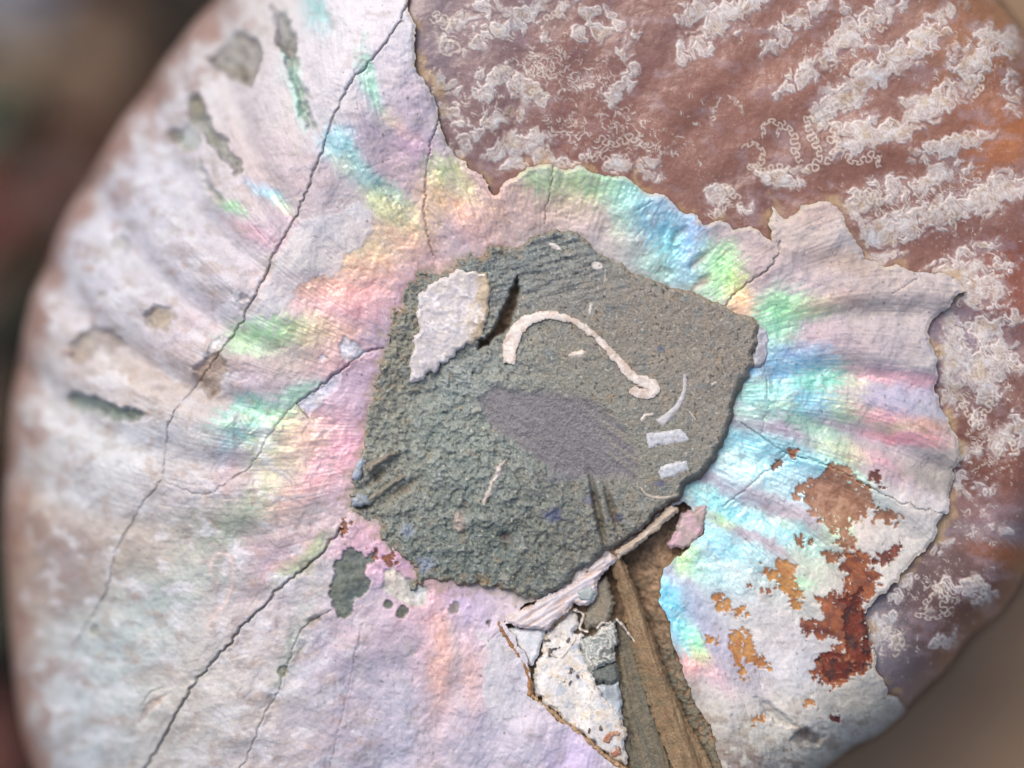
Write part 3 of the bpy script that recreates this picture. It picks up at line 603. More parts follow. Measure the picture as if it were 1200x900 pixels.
# fine scratches left by cleaning
scr = np.full(SH, 9.0, F); rsc = random.Random(3)
for k in range(420):
    x, y = rsc.uniform(60, 900), rsc.uniform(100, 880)
    if rsc.random() < .4: x, y = rsc.gauss(540, 40), rsc.gauss(235, 26)
    a = math.radians(rsc.gauss(48, 10) if (y < 300 and x > 450) else (rsc.gauss(-35, 22) if y < 640 else rsc.gauss(-65, 14))); L = rsc.uniform(6, 30)
    bx, by = x + L * math.cos(a), y + L * math.sin(a); r0 = rsc.uniform(0, .5)
    w = window(min(x, bx) - 4, max(x, bx) + 4, min(y, by) - 4, max(y, by) + 4)
    scr[w] = np.minimum(scr[w], seg_dist(U[w], V[w], x, y, bx, by) + r0)
sc_ = np.exp(-(scr / .75) ** 2)
Hn -= .45 * sc_
mixc(Cn, lin((150, 138, 132)), sc_ * .25)
# little dark specks
spk = fbm(U / 6, V / 6, 77, 2)
mixc(Cn, lin((110, 100, 90)), sstep(.78, .95, spk) * .7 * sstep(300, 420, U))
GLn = (.42 + .2 * (1 - FILM) + .06 * n_mid).astype(F); GLn = np.clip(GLn + dirt * .3, .2, .9)
Cn *= 1 + sstep(.3, .8, FILM)[..., None] * (.07 + .11 * sstep(700, 850, U)[..., None])  # film colours brightened, most on the right: their glow is put into the tint
Cn = np.clip(Cn * np.array((.84, .875, .915), F), .01, .9)

# ------------------------------------------------------------------ brown core with suture lobes
Hm = ZB + ribs * rib_amp * .55 + n_big * 5 * sstep(0, 60, -sd_out) + n_mid * .9 + n_fin * .3 - 11
CORE = [(700, 60, (150, 104, 92), 90, 50, -35, 0, 1), (540, 60, (140, 112, 116), 40, 60, 0, 0, 1.2), (510, 60, (136, 122, 132), 12, 50, 0, 0, 1.5), (600, 20, (150, 120, 118), 50, 20, -30, 0, 1), (560, 130, (134, 100, 96), 40, 40, 0, 0, 1), (700, 150, (146, 94, 80), 60, 30, -30, 0, 1.2), (860, 130, (158, 104, 84), 80, 40, -40, 0, 1.2),
        (800, 200, (148, 100, 84), 60, 30, -30, 0, 1), (960, 60, (156, 104, 84), 60, 20, -35, 0, 1), (870, 230, (128, 84, 74), 40, 30, -20, 0, 1.2), (1060, 170, (146, 94, 76), 90, 14, -28, 0, 1.3), (1020, 100, (154, 104, 86), 60, 18, -35, 0, 1), (1130, 120, (156, 96, 62), 50, 18, -35, 0, 1.4), (1150, 40, (172, 116, 78), 30, 30, 0, 0, 1.2), (1180, 150, (184, 108, 52), 24, 20, -30, 0, 1.6),
        (1140, 260, (140, 92, 78), 50, 20, -20, 0, 1), (1180, 330, (146, 78, 56), 30, 26, 0, 0, 1.2), (1130, 400, (132, 118, 132), 26, 26, 0, 0, 1.2), (1170, 460, (120, 74, 62), 40, 24, 0, 0, 1.2), (1130, 500, (124, 76, 62), 26, 20, 0, 0, 1.2), (1170, 550, (128, 76, 58), 40, 26, 0, 0, 1.2), (1160, 600, (150, 112, 108), 50, 12, 0, 0, 1), (1180, 650, (164, 96, 52), 30, 8, 12, 0, 1.6), (1160, 625, (150, 134, 140), 40, 8, 5, 0, 1.2),
        (1100, 660, (118, 92, 88), 40, 30, -30, 0, 1.2), (1120, 720, (110, 70, 58), 40, 30, -30, 0, 1.3), (1060, 700, (90, 74, 80), 26, 20, -30, 0, 1.3), (1080, 760, (112, 92, 92), 26, 40, 20, 0, 1.2), (1040, 740, (150, 156, 166), 16, 26, 0, 0, 1.2), (1060, 800, (130, 116, 124), 20, 20, 0, 0, 1.2), (1110, 760, (136, 86, 60), 20, 20, 0, 0, 1)]
Cm, _ = splats(CORE, (146, 102, 88), .1, n_mid * 9 + n_fin * 3, n_str * 9)
Cm *= (.84 + .09 * n_mid + .06 * n_fin + .05 * n_pix)[..., None]
# smoky lilac veils
veil = sstep(.1, .8, fbm(U / 40, V / 26, 111, 4))
mixc(Cm, lin((166, 142, 148)), veil * .35)
rs = np.random.RandomState(12)
PATCH = [  # x, y, half length, half width, angle(down positive), strength
 (545, 22, 26, 14, -20, .6), (590, 30, 40, 12, -32, 1), (622, 14, 34, 11, -35, .9), (565, 8, 22, 9, 0, .8), (520, 48, 14, 14, 0, .5), (525, 52, 8, 10, 0, .6), (514, 96, 12, 14, 0, .8), (522, 120, 14, 14, 0, .8), (530, 100, 10, 12, 0, .6), (575, 92, 14, 12, 0, 1), (590, 82, 12, 8, -30, .9), (608, 96, 12, 14, 40, .9), (628, 108, 22, 10, 40, .8),
 (566, 110, 14, 8, 0, .9), (578, 138, 14, 10, -20, 1), (600, 132, 16, 10, 0, .9), (622, 112, 12, 10, 0, .8), (612, 165, 24, 14, -10, 1.2), (585, 178, 16, 12, -20, 1), (636, 180, 16, 12, 30, 1.1), (600, 190, 24, 8, -10, 1.1), (560, 155, 12, 8, -30, .7), (548, 165, 12, 12, 0, .7), (540, 145, 10, 12, 0, .7), (655, 190, 12, 10, 0, .8), (535, 178, 12, 8, 30, .8),
 (660, 8, 18, 10, -30, .9), (690, 12, 16, 10, 0, .8), (640, 40, 12, 12, -30, .6), (700, 33, 12, 12, -30, 1), (680, 38, 10, 10, 0, .9), (722, 22, 12, 14, 0, .7), (738, 48, 10, 18, 30, .8), (712, 62, 6, 5, 0, .6), (738, 88, 8, 14, 20, 1), (714, 116, 8, 8, 0, .9), (726, 105, 8, 12, 30, .9), (736, 192, 22, 9, 0, 1), (722, 190, 8, 8, 0, .8), (765, 200, 12, 12, 0, .8), (685, 178, 12, 8, 0, .7), (672, 195, 12, 6, 0, .8),
 (815, 12, 22, 14, -35, .9), (850, 20, 36, 16, -35, 1.1), (825, 55, 16, 14, -35, .6), (800, 60, 6, 16, 0, .8), (870, 8, 28, 10, -20, .9), (925, 32, 36, 12, -38, .9), (965, 8, 30, 8, -10, .8), (910, 52, 12, 10, -30, .6),
 (1000, 38, 22, 16, -35, 1.2), (975, 62, 24, 10, -35, 1.1), (945, 85, 26, 10, -35, 1.1), (1035, 12, 24, 12, -35, 1.1), (918, 108, 10, 6, -35, .9), (1055, 4, 14, 8, 0, 1),
 (985, 118, 34, 14, -35, 1.3), (1018, 92, 34, 14, -33, 1.3), (1055, 66, 34, 14, -33, 1.2), (1090, 40, 26, 14, -35, 1.1), (1110, 15, 20, 12, -35, 1), (960, 140, 16, 10, -40, 1),
 (1005, 160, 26, 16, -20, 1.3), (1045, 155, 30, 12, -10, 1.3), (1085, 130, 30, 12, -25, 1.2), (1070, 118, 14, 9, 0, 1), (1105, 112, 20, 10, -30, 1), (1140, 70, 18, 18, 0, 1.2), (1135, 95, 14, 16, 0, 1.2), (1160, 40, 14, 16, 0, 1), (1185, 50, 14, 18, 20, 1.1), (1160, 62, 16, 8, 0, .8), (1190, 110, 10, 24, 0, 1),
 (915, 208, 22, 8, 10, 1.2), (900, 205, 10, 8, 0, 1), (935, 200, 12, 6, 0, .9), (875, 242, 10, 8, 0, .6), (838, 228, 12, 12, 30, 1), (858, 222, 8, 8, 0, .9), (845, 245, 6, 10, 0, .8),
 (1010, 242, 18, 16, 0, 1.2), (1040, 222, 26, 14, -20, .9), (1030, 275, 22, 16, -10, 1.4), (1055, 265, 24, 14, -20, 1.3), (1085, 215, 22, 10, -10, .9), (1110, 200, 30, 10, -10, .8), (1105, 175, 24, 10, -15, 1.1), (1130, 165, 26, 10, -20, 1.1), (1160, 155, 14, 8, 0, .8), (1100, 250, 40, 14, -18, 1.1), (1150, 235, 40, 14, -18, 1.2), (1180, 215, 26, 14, -10, 1), (1035, 300, 20, 8, -10, 1.2), (1150, 290, 26, 8, -20, .7),
 (1120, 320, 24, 14, 0, 1.3), (1150, 340, 24, 16, 0, 1.3), (1145, 310, 18, 12, 0, .9), (1178, 310, 14, 10, 0, .8), (1120, 410, 14, 40, 0, 1.3), (1145, 430, 30, 18, 0, 1.4), (1178, 420, 24, 16, 0, 1.1), (1160, 385, 26, 16, 0, 1), (1190, 375, 14, 10, 0, .9), (1120, 460, 14, 20, 0, 1.3), (1160, 455, 16, 16, 0, 1.2), (1190, 500, 12, 14, 0, 1.1), (1172, 520, 12, 16, 0, 1.1), (1132, 530, 12, 10, 0, 1), (1150, 490, 8, 14, 0, .8),
 (1148, 528, 8, 8, 0, 1), (1190, 520, 12, 10, 0, .9), (1128, 560, 10, 16, 0, .8), (1150, 575, 20, 10, 10, .7), (1110, 640, 16, 8, -30, .6), (1110, 690, 10, 14, 20, .8), (1142, 690, 18, 12, 0, 1), (1155, 700, 12, 12, 30, 1), (1040, 740, 20, 20, 40, 1.0), (1055, 755, 14, 14, 0, .8), (1050, 700, 10, 8, -30, .8), (1065, 680, 12, 8, -40, .8), (1110, 750, 16, 10, -20, .8), (1095, 720, 8, 8, 0, .6), (1175, 620, 20, 8, 10, .5), (1150, 625, 18, 8, 10, .5)]
def contour(f, level, width):
    """thin line where the field f crosses level, of even width"""
    gy, gx = np.gradient(f, YS.astype(F), XS.astype(F))
    return np.exp(-((f - level) / (np.hypot(gx, gy) + .004) / width) ** 2).astype(F)
dens = np.zeros(SH, F)
for x, y, a, b, g, s in PATCH:
    r = 3.2 * max(a, b); w = window(x - r, x + r, y - r, y + r); t = math.radians(g)
    p = ((U[w] - x) * math.cos(t) + (V[w] - y) * math.sin(t)) / (a * 1.05); q = (-(U[w] - x) * math.sin(t) + (V[w] - y) * math.cos(t)) / (b * 1.05)
    dens[w] = np.maximum(dens[w], .5 * min(s, 1.25) * np.exp(-.55 * (p * p + q * q)))+ .16 * np.exp(-.8 * (p * p + q * q))
wx_ = fbm(U / 21, V / 21, 121, 3) * 9; wy_ = fbm(U / 21, V / 21, 125, 3) * 9
fr1 = fbm((U + wx_) / 15, (V + wy_) / 15, 127, 2); fr2 = fbm((U + wx_ * .6) / 6.5, (V + wy_ * .6) / 6.5, 129, 2)
field = dens + .38 * fr1 + .10 * fr2 - .10
white = sstep(.31, .40, field)
thick = sstep(.42, .85, field)
tone = fbm(U / 24, V / 24, 131, 3)
tm = sstep(-.15, .6, tone)[..., None]
wc = lin((206, 196, 190)) * (1 - tm) + lin((190, 168, 138)) * tm
bluish = (sstep(.0, .7, fbm(U / 30 + 4, V / 30, 133, 3)) * .7)[..., None]
wc = wc * (1 - bluish) + lin((198, 202, 208)) * bluish
see = .42 + .5 * thick - .25 * sstep(.1, .6, fr2)
mixc(Cm, wc, white * np.clip(see, .12, .95))
l1 = contour(field, .34, .95) * sstep(.12, .3, dens); l2 = contour(field, .52, .8) * sstep(.2, .45, dens); l3 = contour(field, .72, .8)
brk = sstep(-.45, .25, n_mid + .5 * n_fin)
mixc(Cm, lin((106, 76, 68)), contour(field, .26, 1.3) * .3 * sstep(.12, .3, dens))
mixc(Cm, lin((226, 220, 212)), np.clip(l1 * .95 * brk + l2 * .45 + l3 * .35, 0, .9))
mixc(Cm, lin((150, 118, 96)), contour(field, .60, .8) * .35 * sstep(.2, .45, dens))
halo = sstep(.02, .3, field) * (1 - white) * sstep(.05, .3, dens)
mixc(Cm, lin((172, 146, 142)), halo * .4)
Hm += white * .8 + thick * .6 + l1 * .4

# networks of fine white threads, and the folded suture lines
sq = np.full(SH, 9.0, F)
def stamp(pts, width):
    for (ax, ay), (bx, by) in zip(pts[:-1], pts[1:]):
        w = window(min(ax, bx) - 5, max(ax, bx) + 5, min(ay, by) - 5, max(ay, by) + 5)
        if sq[w].size: sq[w] = np.minimum(sq[w], seg_dist(U[w], V[w], ax, ay, bx, by) - width)
rr = random.Random(5)
SQ = [(640, 75, 50, 26, 1), (690, 95, 50, 34, .8), (660, 150, 55, 26, .8), (720, 150, 40, 40, .8), (560, 120, 50, 50, .6), (590, 50, 50, 26, .5), (760, 170, 26, 40, .8), (800, 170, 30, 26, .6), (820, 125, 40, 20, .6), (860, 120, 30, 12, .6), (680, 20, 50, 20, .5), (880, 40, 60, 24, .4),
      (1000, 70, 80, 40, .6), (1010, 150, 60, 40, .6), (1090, 90, 60, 40, .5), (1150, 60, 40, 50, .6), (1060, 240, 60, 40, .8), (1130, 230, 60, 40, .8), (1150, 330, 50, 40, .8), (1150, 430, 50, 60, .8), (1160, 530, 40, 40, .8), (1150, 610, 50, 30, .6), (1100, 690, 60, 40, .7), (1060, 750, 30, 40, .5), (850, 240, 26, 18, .8), (940, 215, 60, 12, .5), (720, 200, 40, 14, .7), (1110, 170, 50, 20, .6)]
net = np.zeros(SH, F)
for x, y, a, b, s in SQ:
    w = window(x - 3 * a, x + 3 * a, y - 3 * b, y + 3 * b)
    net[w] = np.maximum(net[w], s * np.exp(-.7 * (((U[w] - x) / a) ** 2 + ((V[w] - y) / b) ** 2)))
g1 = fbm((U + wx_ * .7) / 10, (V + wy_ * .7) / 10, 221, 2); g2 = fbm((U - wx_ * .5) / 6.5, (V + wy_ * .5) / 6.5, 227, 2)
m1 = sstep(.55, .8, net * .9 + .55 * fbm(U / 15, V / 15, 231, 2)); m2 = sstep(.6, .85, net * .9 + .55 * fbm(U / 11, V / 11, 237, 2))
thr = np.maximum(contour(g1, .1, .85) * m1, contour(g2, .0, .65) * m2 * .8) * (1 - .5 * white)
mixc(Cm, lin((112, 80, 72)), np.maximum(contour(g1, .22, 1.0) * m1, 0) * .25)
mixc(Cm, lin((218, 206, 192)), thr * .8)
Hm += thr * .5
def folded(path, lam, amp, width, phase=0.0):
    P = np.array(smooth_curve(path, 12)); s = np.concatenate([[0], np.cumsum(np.hypot(*np.diff(P, axis=0).T))])
    q = np.arange(0, s[-1], .8); X = np.interp(q, s, P[:, 0]); Y = np.interp(q, s, P[:, 1])
    tx, ty = np.gradient(X), np.gradient(Y); L = np.hypot(tx, ty) + 1e-6; tx /= L; ty /= L
    f = 2 * np.pi * q / lam + phase; amp_ = amp * (1 + .35 * np.sin(f * .31 + 1)); o = amp_ * np.sin(f); g = -.2 * lam * np.sin(2 * f)
    X2 = X - ty * o + tx * g; Y2 = Y + tx * o + ty * g
    stamp(list(zip(X2, Y2)), width * .45)
for path, lam, amp, wd in [([(874, 172), (884, 166), (894, 172), (896, 184), (888, 194), (880, 190)], 13, 2.4, .9), ([(898, 158), (896, 146), (906, 140), (916, 146), (912, 158)], 12, 2.2, .9), ([(918, 144), (928, 150), (934, 162), (934, 176), (940, 190)], 11, 4.2, 1.0),
                           ([(948, 134), (950, 150), (956, 164), (962, 178), (958, 192), (948, 198)], 11, 4.2, 1.1), ([(952, 140), (970, 128), (990, 120)], 12, 4, 1.0), ([(974, 136), (980, 146), (976, 160), (986, 168), (976, 180), (972, 192)], 12, 4, 1.0), ([(880, 192), (896, 198), (912, 194), (926, 200)], 10, 3, .9),
                           ([(992, 182), (1004, 190), (1016, 186), (1028, 180), (1032, 196)], 11, 3.6, 1), ([(505, 24), (512, 14), (518, 28), (526, 16), (532, 30)], 13, 5, .8), ([(520, 48), (532, 46), (538, 56), (528, 62), (518, 58), (524, 50)], 20, 1.5, .9), ([(580, 90), (590, 80), (602, 84), (606, 96)], 10, 3, .9), ([(620, 110), (632, 104), (642, 112)], 9, 3, .9),
                           ([(640, 22), (650, 14), (660, 20)], 10, 4, .8), ([(700, 160), (720, 168), (740, 160), (756, 170)], 12, 4, .8), ([(690, 190), (704, 180), (716, 192), (730, 184)], 12, 4, .8), ([(842, 222), (852, 216), (860, 226), (868, 232)], 10, 3, .9), ([(1000, 235), (1014, 225), (1028, 238), (1036, 226), (1050, 236)], 13, 5, .9),
                           ([(1090, 250), (1104, 240), (1118, 250), (1120, 266)], 14, 3, 1.1), ([(1010, 36), (1024, 26), (1040, 34)], 10, 3, .9), ([(1128, 80), (1138, 92), (1150, 88), (1154, 100), (1144, 110)], 11, 3.6, 1), ([(1130, 470), (1138, 486), (1150, 500), (1160, 480), (1168, 470)], 11, 4, 1.1), ([(1172, 530), (1178, 516), (1190, 520), (1194, 534)], 11, 3, 1.1),
                           ([(1095, 686), (1104, 694), (1110, 706), (1106, 720)], 12, 4, 1), ([(1084, 712), (1094, 700), (1104, 690)], 10, 3, .8), ([(1136, 684), (1146, 678), (1156, 690), (1152, 704), (1140, 708)], 12, 3, 1), ([(1036, 748), (1044, 740), (1056, 744), (1060, 756), (1050, 770)], 14, 3, 1), ([(1076, 720), (1092, 726), (1104, 724), (1120, 716)], 12, 2.5, .8)]:
    folded(path, lam, amp, wd, rr.uniform(0, 6))
sqm = sstep(.95, -.45, sq)
mixc(Cm, lin((100, 70, 62)), np.exp(-((sq - 2.2) / 1.1) ** 2) * .3)
mixc(Cm, lin((206, 192, 174)), sqm * .8)
Hm += sqm * .35
# scattered pale flecks
flk = sstep(.62, .8, fbm(U / 3.6, V / 3.6, 241, 2) + .15 * n_mid)
mixc(Cm, lin((206, 190, 178)), flk * .35 * sstep(-.2, .5, n_mid))
# tan crust, and a narrow darker line, beside the broken nacre
near = np.clip(sd_nac0, 0, 70)
crust = sstep(13, 1, near + 7 * n_fin + 9 * n_mid) * sstep(-.15, .45, fbm(U / 40, V / 40, 141, 3))
mixc(Cm, lin((180, 148, 104)), crust * .75)
mixc(Cm, lin((104, 76, 56)), sstep(4, 0, near) * .6)
lm = Cm.mean(-1, keepdims=True); Cm = lm + (Cm - lm) * .86; Cm *= np.array((.96, 1.0, 1.05), F)
GLm = np.clip(.36 + .25 * white + .2 * sqm + .08 * n_mid, .2, .9).astype(F)
Cm = np.clip(Cm, .01, .9)

# ------------------------------------------------------------------ grey matrix
lift = sstep(430, 640, U + .25 * (V - 480)) * (1 - .45 * sstep(560, 690, V))
rgh = np.clip(1.0 - sstep(560, 700, U - .35 * (V - 470)) * .85, .12, 1)
rgh = np.maximum(rgh, .75 * sstep(370, 300, V) * sstep(720, 640, U)); rgh = np.maximum(rgh, .85 * sstep(560, 620, V))
w1 = fbm(U / 9, V / 9, 152, 2) * 4
grit = fbm((U + w1) / 16, (V + w1) / 16, 150, 5, .62)
ridg = 1 - 2 * np.abs(fbm((U + w1) / 11, (V - w1) / 11, 155, 3))
Hxs = ((H0 + 3.5) * (1 - lift) + (-4 + (U - 650) * .006) * lift).astype(F)
Hx = Hxs + rgh * (grit * 3.6 + n_mid * 2.6 + ridg * 1.1 + n_pix * .5 - 1.5) + n_mid * .8 + n_pix * .22
fib = fbm((U * .25 + V) / 7, (U - .25 * V) / 40, 157, 3)
Hx += fib * 2.4 * sstep(380, 330, V) * sstep(480, 560, U) * sstep(760, 660, U)
# bevelled, broken side
wall = sstep(-15, 0, sd_mat) * sstep(700, 780, U + .3 * (V - 500)) * sstep(430, 470, V)
Hx -= 26 * wall + 5 * sstep(-5, 0, sd_mat)
MT = [(620, 480, (112, 116, 108), 200, 200, 0, 0, .5), (780, 400, (124, 112, 100), 90, 50, 20, 0, 1), (830, 460, (116, 112, 102), 50, 60, 0, 0, 1), (720, 350, (118, 112, 100), 60, 30, 0, 0, 1), (600, 310, (104, 112, 110), 60, 26, -15, 0, 1.2), (660, 330, (104, 112, 112), 60, 30, 0, 0, 1), (520, 500, (122, 132, 124), 60, 40, 0, 0, 1), (560, 440, (132, 142, 140), 40, 20, -20, 0, 1),
      (560, 570, (112, 122, 116), 60, 50, 0, 0, 1), (520, 640, (100, 110, 104), 60, 30, 0, 0, 1), (600, 640, (84, 92, 84), 60, 36, 0, 0, 1.4), (660, 600, (104, 106, 98), 50, 40, 0, 0, 1), (740, 580, (116, 112, 100), 50, 40, 0, 0, 1), (640, 420, (118, 116, 104), 50, 26, 0, 0, 1), (470, 440, (128, 124, 108), 20, 50, 20, 0, 1), (460, 560, (124, 124, 112), 30, 40, 0, 0, 1), (690, 640, (112, 108, 98), 40, 20, 0, 0, 1), (740, 440, (112, 112, 102), 40, 40, 0, 0, 1)]
Cx, _ = splats(MT, (112, 114, 106), .15, n_mid * 12, n_fin * 6)
f1 = fbm((U + w1) / 8, (V - w1) / 8, 161, 4, .65); f2 = fbm((U - w1) / 13, (V + w1) / 13, 167, 4, .6); f3 = fbm(U / 4.6, V / 4.6, 171, 2)
f4 = fbm(U / 30, V / 30, 173, 4, .6)
Cx *= (1.5 + (.30 * f1 + .14 * n_pix + .16 * f4) * (.6 + .4 * rgh))[..., None]
patchy = .35 + .65 * sstep(-.3, .5, f4)
mixc(Cx, lin((160, 136, 104)), sstep(.3, .85, f2) * .45 * patchy)
mixc(Cx, lin((104, 122, 128)), sstep(.25, .75, -f2) * .5 * (1.2 - patchy))
mixc(Cx, lin((52, 54, 46)), sstep(.5, .8, f3 + .3 * f4) * .75)
mixc(Cx, lin((64, 62, 52)), sstep(.55, 1.0, f1) * .6 * rgh)
mixc(Cx, lin((196, 194, 182)), sstep(.6, .85, fbm(U / 4.2, V / 4.2, 177, 2) - .15 * f4) * .65)
mixc(Cx, lin((176, 182, 176)), sstep(.35, .9, grit) * .35 * rgh)
for (x, y, a, b, g, c) in [(722, 605 - 0, 8, 6, 0, (70, 78, 104)), (648, 602, 12, 9, 40, (82, 92, 124)), (772, 410, 5, 4, 0, (80, 92, 118)), (770, 565, 8, 4, 20, (88, 94, 124)), (690, 585, 8, 6, 0, (120, 122, 138)), (500, 662, 14, 10, 30, (146, 156, 170)), (478, 622, 8, 8, 0, (150, 162, 176)), (538, 690 - 80, 9, 11, 30, (160, 150, 146)), (592, 628, 7, 6, 0, (96, 98, 106)), (660, 555, 30, 10, 20, (118, 120, 124))]:
    m = sstep(1.2, .5, np.hypot((U - x) / a, (V - y) / b) + .35 * n_fin)
    mixc(Cx, lin(c), m * .75)
# the smooth dark worn patch
PATCHP = [(556, 470), (572, 450), (588, 446), (612, 458), (640, 462), (672, 460), (700, 472), (726, 494), (742, 520), (752, 545), (746, 566), (724, 560), (700, 562), (676, 556), (650, 554), (628, 540), (606, 518), (574, 498)]
sdp = poly_sd(PATCHP, 40) + n_mid * 6 + n_fin * 2
pm = sstep(4, -8, sdp)
ds = fbm(((U - 600) * -.55 + (V - 500) * .83) / 5.5, ((U - 600) * .83 + (V - 500) * .55) / 90, 181, 3)
pcl = lin((122, 119, 121)) * (1 + .16 * ds + .1 * n_fin + .08 * n_pix)[..., None]
mixc(pcl, lin((146, 140, 120)), sstep(0, .9, ds + .02 * (U - 700) - .012 * (V - 500)) * .6)
mixc(Cx, pcl, pm * .92)
Hx = Hx * (1 - pm) + pm * (Hx * .25 + .75 * (Hxs - 3.5)) + pm * ds * .5
# slit
slit = poly_sd(rough([(560, 411), (568, 397), (582, 378), (592, 358), (601, 336), (607, 324), (610, 338), (606, 358), (600, 374), (589, 392), (575, 405)], 1.8, 3, True, 44), 14)
sm = sstep(1.5, -3.5, slit)
Hx -= 22 * sm * (1 + .3 * n_fin); mixc(Cx, lin((122, 100, 76)) * (1 + .4 * n_fin)[..., None], sm * .85)
# holes, grooves beside the brown ridge
for x, y, a, b, g, dep in [(700, 600, 4, 40, -12, 14), (716, 596, 4, 26, -16, 9), (592, 627, 7, 5, 0, 8), (425, 590, 12, 6, 20, 9), (470, 575, 26, 5, -35, 6), (440, 560, 22, 5, -40, 7), (545, 590, 5, 5, 0, 4)]:
    t = math.radians(g); p = ((U - x) * math.cos(t) + (V - y) * math.sin(t)) / a; q = (-(U - x) * math.sin(t) + (V - y) * math.cos(t)) / b
    m = np.exp(-(p * p + q * q) ** 1.3 + .25 * n_fin); m = np.clip(m, 0, 1)
    Hx -= dep * m; mixc(Cx, lin((112, 96, 72)), m * .5)
# brown weathered wall, yellowish fringe on the left
mixc(Cx, lin((116, 98, 82)), sstep(-13, -8, sd_mat) * sstep(730, 790, U + .3 * (V - 500)) * sstep(430, 470, V) * .85)
mixc(Cx, lin((146, 124, 94)), sstep(-13, -1, sd_mat + 7 * n_fin) * sstep(640, 560, U) * .6)
Hx -= 3.5 * sstep(-9, 0, sd_mat) * sstep(640, 540, U)
mixc(Cx, lin((140, 120, 92)), sstep(-5, 0, sd_mat + 3 * n_fin) * .4)
Cx = np.clip(Cx * np.array((.91, .92, .97), F), .008, .8)
GLx = np.clip(.72 - .28 * pm - .1 * (1 - rgh) + .05 * n_fin, .3, .95).astype(F)

# ================================================================== assemble
ammonite = thing('ammonite_fossil', 'opalescent ammonite fossil with pearly shell, brown sutured core and grey stone in its navel', 'fossil', (0, 0, -.05))
def part(*a, **k):
    o = sheet(*a, **k)
    if o is not None and o.parent == ammonite: o.location = (0, 0, .05)
    return o

sd_nac = np.maximum(np.maximum(sd_out, sd_nac0), np.maximum(-sd_ap, -(sd_mat + 8 + 18 * sstep(520, 620, U))))
def P_in(pts):
    m = np.zeros(SH, bool); P = list(pts) + [pts[0]]
    for (ax, ay), (bx, by) in zip(P[:-1], P[1:]):
        if ay == by: continue
        j0 = np.searchsorted(YS, min(ay, by)); j1 = np.searchsorted(YS, max(ay, by))
        for j in range(j0, j1):
            m[j, :np.searchsorted(XS, ax + (YS[j] - ay) * (bx - ax) / (by - ay))] ^= True
    return m
c1 = CRACKS[0][0] + CRACKS[1][0][1:]
REG = [P_in([(560, -300)] + c1 + [(-200, 820), (-200, -300)]),
       P_in([(840, 490)] + CRACKS[9][0] + [(1400, 700), (1400, 1400), (760, 1400), (745, 905), (752, 640), (800, 560)]),
       P_in([(430, 590)] + CRACKS[2][0] + [(40, 1300), (900, 1400), (760, 900), (700, 640), (560, 600)]),
       P_in([(600, 400)] + CRACKS[4][0] + CRACKS[5][0][1:] + [(-300, 700), (-300, 1400), (700, 1400)]),
       P_in([(514, 100)] + CRACKS[3][0] + [(560, 420), (-300, 420), (-300, 1400), (-300, -300), (600, -300), (530, 0)]),
       P_in([(648, 160)] + CRACKS[7][0] + [(650, 400), (400, 400), (400, 100)]),
       P_in([(914, 220)] + CRACKS[8][0] + [(780, 420), (600, 420), (600, 100)])]
lab = np.full(SH, len(REG), int)
for k in reversed(range(len(REG))): lab[REG[k]] = k
lab[(lab == 7) & (U < 600) & (V < 560)] = 4; lab[(lab == 7) & (U < 760) & (V < 450)] = 6; lab[(lab == 7) & (U < 600)] = 3; lab[(lab == 7) & (U < 780)] = 1; lab[(lab == 1) & (V > 890) & (U < 830)] = 2
LB = ['outermost pearly plate along the rim, dented by dark pits', 'rust-stained blue and green pearly plate', 'lower pink and grey pearly plate below the widest crack', None, None, None, None, 'right pearly plate with broken scalloped edge']
for k in range(len(REG) + 1):
    part('shell_plate', sd_nac, Hn, Cn, FILM, GLn, M_NACRE, ammonite, 160 if k in (1, 2) else 14, lab == k, lin((186, 160, 124)), LB[k])
part('suture_core', np.maximum(sd_out, -(sd_nac0 + 30)), Hm, Cm, None, GLm, M_CORE, ammonite, 160)
stone = part('stone_filling', sd_mat, Hx, Cx, None, GLx, M_STONE, ammonite, 34, None, lin((96, 84, 72)))

# ---- shell fragments embedded in the stone
def frag(pts, c, lift_=2.5, amp=1.0, seed=0, name='shell_fragment', mat=M_CORE, label=None, streak=.08, H=None, skirt=8, bev=3, gloss=.5, c2=None, smooth=0):
    p = poly_sd(rough(pts, amp, 2.6, True, 700 + seed), 14) + min(amp, 1.4) * (n_fin * 1.3 + n_pix * .7)
    Hh = (Hx if H is None else H)
    if H is None and smooth: Hh = Hxs + 2.0 + smooth * (.25 * grit + .5 * n_mid)
    base = np.median(Hh[p < 0]) if (p < 0).any() else 0
    Hh = Hh * .8 + base * .2 + .8 + lift_ * sstep(0, -bev, p) + n_fin * .5 + n_pix * .25 - 1.0
    cc = lin(c) * .92 * (1 + streak * (n_fin + n_pix) + .07 * n_mid)[..., None]
    mixc(cc, lin((138, 130, 116)), sstep(.3, .8, f1 * .8 + .3 * n_mid) * .55)
    mixc(cc, lin((140, 132, 118)), sstep(-2.2, 0, p) * .5)
    if c2 is not None: mixc(cc, lin(c2), sstep(-.1, .5, f2 + .4 * n_mid) * .8)
    if seed == 1: mixc(cc, lin((176, 156, 122)), sstep(550, 562, U + 7 * n_fin - (V - 360) * -.12) * .75); mixc(cc, lin((232, 230, 234)), sstep(.3, .7, grit) * .6)
    return part(name, p, Hh, np.clip(cc, .01, .9).astype(F), None, gloss, mat, stone_parent, skirt, None, None, label)
stone_parent = stone
